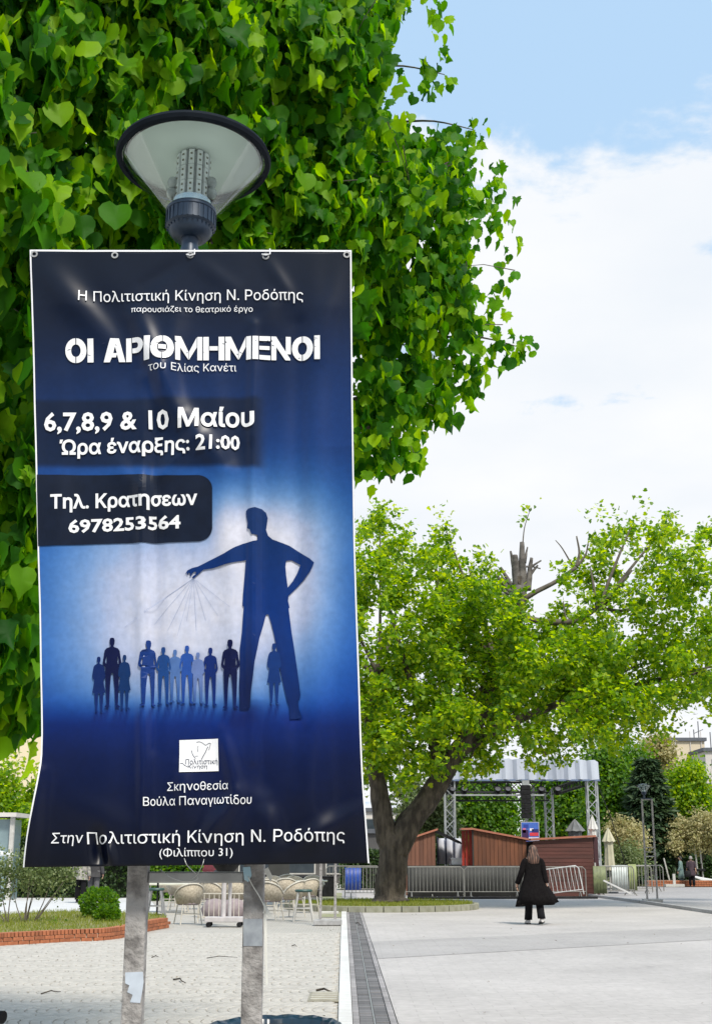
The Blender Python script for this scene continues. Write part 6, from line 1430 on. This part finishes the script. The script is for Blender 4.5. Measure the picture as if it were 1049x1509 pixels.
# ================================================================ café furniture between the posts
m_rat = mat('beige rattan', (0.46, 0.41, 0.32), (0.30, 0.26, 0.20), rough=0.8, scale=22)
m_cushion = mat('mauve cushion', (0.30, 0.25, 0.26), (0.22, 0.18, 0.19), rough=0.9, scale=8)
m_cfr = mat('pale chair frame', (0.58, 0.55, 0.48), (0.46, 0.43, 0.37), rough=0.5, scale=10)
m_seatg = mat('dark green seat', (0.02, 0.06, 0.05), (0.03, 0.08, 0.07), rough=0.5)
CG = 'rattan café chairs behind the near lamp'
def chair_proto():
    t_ = thing('cafe_chair', 'x', 'chair', (0, 0, 0), 0, CG)
    MB().lathe([(0.001, 0.42), (0.24, 0.42), (0.26, 0.45), (0.24, 0.48), (0.001, 0.48)], 14).build('seat', m_cushion, t_, smooth=True)
    rings_o = []; 
    v = []; f = []; n = 14
    for k in range(n + 1):
        a_ = R(200 - 220 * k / n) ; c_, s_ = math.cos(a_), math.sin(a_); hz_ = 0.62 + 0.26 * max(0, math.sin(a_)) ** 0.7
        v += [(0.27 * c_, 0.25 * s_, 0.44), (0.33 * c_, 0.31 * s_, hz_)]
    for k in range(n): f.append((2 * k, 2 * k + 2, 2 * k + 3, 2 * k + 1))
    o = MB().add(v, f).build('backrest', m_rat, t_, smooth='all'); md = o.modifiers.new('t', 'SOLIDIFY'); md.thickness = 0.02
    MB().tube([v[2 * k + 1] for k in range(n + 1)], 0.018, 6).build('arm_rail', m_cfr, t_)
    for sx, sy in ((-1, -1), (1, -1), (-1, 1), (1, 1)): MB().tube([(sx * 0.19, sy * 0.19, 0.43), (sx * 0.25, sy * 0.24, 0.0)], 0.014, 6).build('leg', m_cfr, t_)
    MB().tube([(-0.22, -0.22, 0.22), (0.22, -0.22, 0.22)], 0.009, 5).tube([(-0.22, 0.22, 0.22), (0.22, 0.22, 0.22)], 0.009, 5).tube([(-0.22, -0.22, 0.22), (-0.22, 0.22, 0.22)], 0.009, 5).tube([(0.22, -0.22, 0.22), (0.22, 0.22, 0.22)], 0.009, 5).build('stretcher', m_cfr, t_)
    return t_
ch = chair_proto(); first = True
for px, py, rz, lab in ((277, 1362, 205, 'café chair with a big round rattan back, left of the wheeled stand'), (345, 1352, 190, 'café chair hidden behind the wheeled stand pole, right one'), (312, 1352, 150, 'café chair close behind the wheeled stand, left one'), (262, 1342, 180, 'café chair at the white table just right of the left post'),
                        (292, 1340, 20, 'café chair facing away at the back of the left group'), (322, 1340, 170, 'café chair behind the wheeled stand in the second row'), (350, 1338, 200, 'café chair next to the right post in the second row'), (398, 1356, 160, 'café chair directly right of the right post'),
                        (420, 1343, 185, 'café chair right of the right post, second row'), (403, 1336, 10, 'café chair furthest back right of the right post'), (452, 1345, 215, 'café chair behind the white-legged stool'), (438, 1336, 30, 'café chair at the back table left of the slim lamp'), (272, 1331, 15, 'café chair in the furthest row behind the left white table, left one'), (312, 1330, 340, 'café chair in the furthest row behind the wheeled stand'), (340, 1329, 25, 'café chair in the furthest row next to the right post'), (392, 1347, 190, 'café chair half hidden by the tape tail of the right post'), (430, 1352, 240, 'café chair between the right post and the white-legged stool, front one'), (420, 1329, 200, 'café chair in the furthest row right of the right post'), (462, 1334, 10, 'café chair in the furthest row touching the slim lamp'), (247, 1336, 100, 'café chair at the back beside the bar table')):
    p = gnd(px, py)
    if first: ch.location = (p.x, p.y, 0); ch.rotation_euler = (0, 0, R(rz)); ch['label'] = lab; first = False
    else: dup(ch, lab, (p.x, p.y, 0), R(rz))
def table(label, px, py, r_, h, m_top, sq=False):
    p = gnd(px, py); t_ = thing('cafe_table', label, 'table', (p.x, p.y, 0), 0, 'café tables behind the near lamp')
    if sq: MB().box((0, 0, h), (2 * r_, 1.3 * r_, 0.04)).build('tabletop', m_top, t_, bevel=0.008)
    else: MB().lathe([(0.001, h - 0.015), (r_, h - 0.015), (r_, h + 0.015), (0.001, h + 0.015)], 20).build('tabletop', m_top, t_)
    for sx, sy in ((-1, -1), (1, -1), (-1, 1), (1, 1)): MB().tube([(sx * r_ * 0.65, sy * r_ * 0.45, h - 0.02), (sx * r_ * 0.75, sy * r_ * 0.5, 0)], 0.015, 6).build('leg', m_cfr, t_)
m_top = mat('cream tabletop', (0.58, 0.57, 0.47), (0.5, 0.49, 0.4), rough=0.5)
table('long cream café table starting right of the left post', 245, 1345, 0.75, 0.74, m_top, True); table('cream café table behind the left chair group', 300, 1334, 0.6, 0.76, m_top, True)
table('cream café table right of the right post', 405, 1334, 0.45, 0.76, m_top); table('long white café table behind the white-legged stool', 448, 1336, 0.7, 0.74, m_top, True)
def stool(label, px, py, mleg, h=0.66):
    p = gnd(px, py); t_ = thing('bar_stool', label, 'stool', (p.x, p.y, 0), 0, 'bar stools with dark green seats')
    MB().lathe([(0.001, h), (0.19, h), (0.21, h + 0.03), (0.19, h + 0.06), (0.001, h + 0.06)], 16).build('seat', m_seatg, t_, smooth=True)
    for sx, sy in ((-1, -1), (1, -1), (-1, 1), (1, 1)): MB().bar((sx * 0.12, sy * 0.12, h), (sx * 0.23, sy * 0.2, 0), 0.035).build('leg', mleg, t_)
    MB().bar((-0.17, -0.16, 0.3), (0.17, -0.16, 0.3), 0.025).bar((-0.17, 0.16, 0.3), (0.17, 0.16, 0.3), 0.025).bar((-0.17, -0.16, 0.3), (-0.17, 0.16, 0.3), 0.025).bar((0.17, -0.16, 0.3), (0.17, 0.16, 0.3), 0.025).build('footrest', mleg, t_)
stool('bar stool with dark green seat beside the left post above the brick end', 229, 1354, m_steel); stool('bar stool with dark green seat and white splayed legs left of the slim lamp', 447, 1358, m_frame)
bt = gnd(228, 1350); t_ = thing('bar_table', 'tall bar table on one dark leg behind the left stool', 'table', (bt.x, bt.y + 0.4, 0)); MB().lathe([(0.001, 1.0), (0.42, 1.0), (0.42, 1.035), (0.001, 1.035)], 20).build('tabletop', m_top, t_); MB().tube([(0, 0, 0), (0, 0, 1.0)], 0.025, 8).build('leg', m_blk, t_); MB().lathe([(0.2, 0), (0.2, 0.02), (0.03, 0.04)], 14).build('foot', m_blk, t_)
# wheeled parasol stand
ws = thing('wheeled_stand', 'wheeled white base with a thick upright parasol pole between the posts', 'parasol stand', (gnd(331, 1366).x, gnd(331, 1366).y, 0))
MB().box((0, 0, 0.16), (0.82, 0.42, 0.10)).build('base_tray', mat('white painted metal', (0.52, 0.49, 0.49), (0.42, 0.4, 0.4), rough=0.5), ws, bevel=0.01)
for sx, sy in ((-1, -1), (1, -1), (-1, 1), (1, 1)): MB().lathe([(0.001, -0.025), (0.05, -0.025), (0.055, 0), (0.05, 0.025), (0.001, 0.025)], 12, c=(sx * 0.33, sy * 0.2, 0.055), M=Matrix.Rotation(R(90), 4, 'X')).build('wheel', m_blk, ws)
pz = at(331, 1285, ws.location.y).z
MB().tube([(-0.03, 0, 0.2), (-0.03, 0, pz)], 0.052, 10).build('pole', MATS['white painted metal'], ws, smooth=True); MB().tube([(0.07, 0.35, 0.2), (0.07, 0.35, pz)], 0.04, 10).build('second_pole', MATS['white painted metal'], ws, smooth=True)
MB().lathe([(0.05, pz - 0.12), (0.16, pz - 0.02), (0.30, pz + 0.15), (0.20, pz + 0.9), (0.02, pz + 1.1)], 12).build('folded_canopy', m_blk, ws, smooth=True)
fr = thing('white_railing', 'low white railing panel in front of the café cushions', 'railing', (gnd(325, 1360).x, gnd(325, 1360).y + 0.2, 0)); 
for k in range(10): MB().bar((-0.52 + k * 0.115, 0, 0.1), (-0.52 + k * 0.115, 0, 0.62), 0.016).build('bar', m_cfr, fr)
MB().bar((-0.54, 0, 0.64), (0.54, 0, 0.64), 0.025).bar((-0.54, 0, 0.12), (0.54, 0, 0.12), 0.025).bar((-0.54, 0, 0), (-0.54, 0, 0.65), 0.025).bar((0.54, 0, 0), (0.54, 0, 0.65), 0.025).build('frame', m_cfr, fr)
for dx_, lab in ((-0.2, 'mauve cushion heaped behind the white railing, left one'), (0.25, 'mauve cushion heaped behind the white railing, right one')):
    p = gnd(325, 1358); cu_ = MB().lathe([(0.05, 0), (0.26, 0.06), (0.33, 0.26), (0.2, 0.46), (0.02, 0.5)], 14, c=(0, 0, 0)).build('cushion', m_cushion, None, smooth='all', loc=(p.x + dx_, p.y + 0.55, 0.0)); cu_.scale = (1, 0.7, 1); tag(cu_, lab, 'cushion', 'mauve cushions behind the railing')
# dim clutter in front of the far shops
m_redp = mat('dusky red cloth', (0.20, 0.03, 0.05), (0.12, 0.02, 0.03), rough=0.7, scale=4)
def clutter(name, label, cat, px, Y, z0, w_, d_, h_, m):
    p = at(px, 1300, Y); o = MB().box((0, 0, h_ / 2), (w_, d_, h_)).box((0, 0, h_ + 0.02), (w_ * 1.06, d_ * 1.06, 0.04)).build(name, m, None, bevel=0.02, loc=(p.x, Y, z0)); tag(o, label, cat); return o
clutter('red_sun_blind', 'dusky red blind on a stall below the poster hem', 'blind', 300, 55, 0.9, 1.0, 0.3, 0.35, m_redp)
clutter('stall', 'dark red stall front below the middle of the poster', 'stall', 299, 56, 0, 0.9, 0.6, 0.9, m_redp)
clutter('menu_board', 'pale menu board standing at the far café front', 'board', 411, 58, 0.3, 0.9, 0.08, 1.0, m_dgrey)
clutter('planter_box', 'dark planter box behind the right café group', 'planter', 455, 50, 0, 2.0, 0.4, 0.7, m_blk)
clutter('white_sign', 'small white sign at the far shop front left of the near lamp', 'sign', 158, 56, 0.8, 0.6, 0.1, 0.4, m_vwhite)
hedge('dark bush row behind the café tables, below the poster hem', 214, 300, 46, 1.25, 0.9, 2400, L_far)
hedge('low dark greenery behind the slim lamp and the right café group', 500, 562, 60, 1.6, 0.8, 2200, L_dark)
poly_sheet('grass_verge', [tuple(gnd(470, 1352))[:2], tuple(gnd(503, 1352))[:2], tuple(gnd(504, 1316))[:2], tuple(gnd(470, 1316))[:2]], 0.010, mat('trampled verge', (0.20, 0.22, 0.10), (0.30, 0.29, 0.2), rough=1, scale=3))
for k, (px, py, lab) in enumerate(((485, 1328, 'furthest pale stone step in the verge by the slim lamp'), (485, 1337, 'middle pale stone step in the verge by the slim lamp'), (485, 1347, 'nearest pale stone step in the verge by the slim lamp'))):
    p = gnd(px, py); o = MB().box((0, 0, 0.03), (0.5, 0.16, 0.06)).build('stone_step', m_white, None, bevel=0.008, loc=(p.x, p.y, 0.01)); tag(o, lab, 'step', 'pale stone steps in the verge')

# ================================================================ near odds and ends
# bicycle at the left edge, only its handlebar end in view
hb = at(26, 1484, 4.6); bc = thing('bicycle', 'parked bicycle outside the left edge with only its black handlebar grip in view', 'bicycle', (hb.x - 0.36, 4.6, 0))
def tire(x):
    w_ = MB().lathe([(0.325, -0.018), (0.345, 0), (0.325, 0.018), (0.31, 0)], 28, c=(x, 0, 0.345), closed=True, M=Matrix.Rotation(R(90), 4, 'X')).build('wheel', m_blk, bc, smooth=True)
    mb = MB()
    for k in range(14): a_ = 2 * PI * k / 14; mb.bar((x, 0, 0.345), (x + 0.31 * math.cos(a_), 0, 0.345 + 0.31 * math.sin(a_)), 0.003)
    mb.build('spokes', m_steel, w_)
for x in (-0.75, 0.30): tire(x)
mb = MB(); m_bf = mat('dark bicycle frame', (0.03, 0.05, 0.08), rough=0.3, coat=0.5)
for a, b in (((0.30, 0, 0.345), (0.15, 0, 0.92)), ((0.19, 0, 0.78), (-0.35, 0, 0.80)), ((0.20, 0, 0.72), (-0.25, 0, 0.33)), ((-0.25, 0, 0.33), (-0.38, 0, 0.90)), ((-0.75, 0, 0.345), (-0.25, 0, 0.33)), ((-0.75, 0, 0.345), (-0.36, 0, 0.78))): mb.bar(a, b, 0.03)
mb.build('frame', m_bf, bc); hz_ = hb.z
MB().box((-0.40, 0, 0.93), (0.26, 0.14, 0.05)).build('saddle', m_blk, bc, bevel=0.015)
MB().tube([(0.15, 0, 0.90), (0.14, 0, hz_ + 0.0), (0.20, -0.1, hz_ + 0.02), (0.30, -0.25, hz_ + 0.005)], 0.012, 8).tube([(0.14, 0, hz_), (0.10, 0.2, hz_ + 0.02), (0.02, 0.3, hz_)], 0.012, 8).build('handlebar', m_steel, bc, smooth='all')
MB().tube([(0.24, -0.16, hz_ + 0.012), (0.30, -0.22, hz_ + 0.008), (0.36, -0.26, hz_ + 0.0), (0.385, -0.27, hz_ - 0.002)], [0.016, 0.019, 0.018, 0.020], 10).build('grip', m_blk, bc, smooth=True)
MB().bar((0.25, -0.21, hz_ - 0.01), (0.33, -0.30, hz_ - 0.05), 0.008, 0.014).build('brake_lever', m_blk, bc)
# litter bin with a dark blue bag right behind the posts
bt = at(402, 1511, 4.75); lb = thing('litter_bin', 'litter bin with a dark blue pleated bag, its rim just showing behind the right post', 'litter bin', (bt.x, 4.75, 0))
MB().lathe([(0.20, 0.0), (0.22, bt.z - 0.06), (0.235, bt.z - 0.03), (0.22, bt.z - 0.02)], 28).build('drum', m_dgrey, lb, smooth=True)
n = 72; rings = []
for r0, z in ((0.205, bt.z - 0.16), (0.215, bt.z - 0.01), (0.235, bt.z + 0.004), (0.252, bt.z - 0.03), (0.262, bt.z - 0.20)):
    rings.append([((r0 + 0.009 * math.sin(k * 2.35) * (z < bt.z - 0.0)) * math.cos(2 * PI * k / n), (r0 + 0.009 * math.sin(k * 2.35)) * math.sin(2 * PI * k / n), z + 0.002 * math.sin(k * 1.3) + 0.006 * math.sin(k * 0.13)) for k in range(n)])
MB().loft(rings, cap=False).build('bag', mat('dark blue plastic bag', (0.008, 0.02, 0.038), (0.012, 0.035, 0.06), rough=0.28, scale=9), lb, smooth='all')
bl_ = at(345, 1506, 4.7)
# drain cover, twigs, scattered bits
dc = gnd(478, 1470); dcv = thing('drain_cover', 'weathered square drain cover in the setts beside the pale kerb', 'drain cover', (dc.x, dc.y, 0.006))
MB().box((0, 0, 0), (0.34, 0.9, 0.02)).build('cover_frame', mat('dirty concrete', (0.30, 0.28, 0.22), (0.22, 0.21, 0.17), rough=0.9, scale=8), dcv, bevel=0.004)
for k in range(4): MB().box((0, -0.33 + 0.22 * k, 0.012), (0.28, 0.13, 0.012)).build('cover_bar', mat('dirty light concrete', (0.42, 0.40, 0.33), (0.33, 0.31, 0.26), rough=0.9, scale=8), dcv)
def twig(label, px0, py0, px1, py1, r_=0.008):
    a, b = gnd(px0, py0), gnd(px1, py1); c = (a + b) / 2; d = b - a; p = [-(d) * 0.5, -(d) * 0.15 + Vector((0.02, 0.05, 0.02)), d * 0.2 + Vector((0, -0.04, 0.015)), d * 0.5]
    mb = MB().tube(p, [r_, r_ * 0.9, r_ * 0.7, r_ * 0.4], 5); o = mb.build('fallen_twig', m_bark, None, loc=c + Vector((0, 0, 0.012))); tag(o, label, 'twig', 'dry twigs lying on the setts')
twig('thin dry twig left of the left post on the setts', 61, 1466, 90, 1463); twig('short dark twig between the posts, nearest the left one', 256, 1445, 274, 1450, 0.011); twig('thin twig lying across the setts in the middle between the posts', 305, 1413, 350, 1412, 0.006)
twig('dark curved twig standing on the drain cover', 466, 1461, 492, 1464, 0.014); twig('tiny twig on the setts far between the posts', 430, 1395, 438, 1396); twig('brown twig lying beside the brick bed on the left', 224, 1412, 234, 1411); twig('small twig lying on the drain strip', 524, 1361, 532, 1364, 0.012)
def litter(name, label, n, x0, x1, y0, y1, s_, m):
    P = np.stack([rng.uniform(x0, x1, n), rng.uniform(y0, y1, n) ** 1.0, np.full(n, 0.012)], 1); up = nrm(rng.normal(size=(n, 3)) * np.array([1, 1, 0.15])); nn_ = nrm(np.array([0, 0, 1.0]) + rng.normal(size=(n, 3)) * 0.2); nn_ = nrm(nn_ - up * (nn_ * up).sum(1, keepdims=True))
    o = leaves(name, P, up, nn_, rng.uniform(0.5, 1.2, n) * s_, LEAF_SML, m); tag(o, label, 'leaf litter', None, 'stuff')
m_dry = mat('dry leaf', (0.12, 0.09, 0.05), (0.2, 0.15, 0.08), rough=0.9)
litter('leaf_litter', 'dry leaf scraps scattered over the setts', 220, -6.5, -0.3, 12.8, 30, 0.035, m_dry)
litter('leaf_litter', 'few dry scraps scattered over the pale plaza', 60, 0.6, 9, 13, 44, 0.05, m_dry)
for py, r_ in ((1448, 0.07), (1386, 0.08), (1353, 0.07)):
    pass

# ================================================================ unseen trees added behind the viewer so the glossy poster mirrors something dark
for k, (x, y, h, lab) in enumerate(((-11.5, -12.5, 8.8, 'unseen tree added behind the viewer, furthest left, as a dark reflection for the poster'), (-3.4, -14.5, 10.5, 'unseen tree added behind the viewer, left of the middle, as a dark reflection for the poster'), (4.2, -12.5, 9.4, 'unseen tree added behind the viewer, right of the middle, as a dark reflection for the poster'), (11.5, -14.0, 10.0, 'unseen tree added behind the viewer, furthest right, as a dark reflection for the poster'))):
    t_ = thing('added_dark_tree', lab, 'tree', (x, y, 0), 0, 'unseen trees added behind the viewer')
    B = [((rng.normal() * 1.9, rng.normal() * 1.4, h * 0.6 + rng.normal() * 1.9), (2.0, 1.9, 1.7)) for _ in range(9)]
    P, D = cloud(B, 5200, 8, 0.25); P = P[P[:, 2] > 2.4]; D = nrm(P - np.array([0, 0, h * 0.6])); t2, n2 = frames(P, D)
    o = leaves('crown', P, t2, n2, rng.uniform(0.25, 0.45, len(P)), LEAF_SML, L_dark, t_); o['kind'] = 'stuff'
    MB().tube([(0, 0, 0), (0.1, 0, h * 0.3), (0, 0.1, h * 0.75)], [0.28, 0.2, 0.1], 10).build('trunk', m_bark, t_, smooth='all')
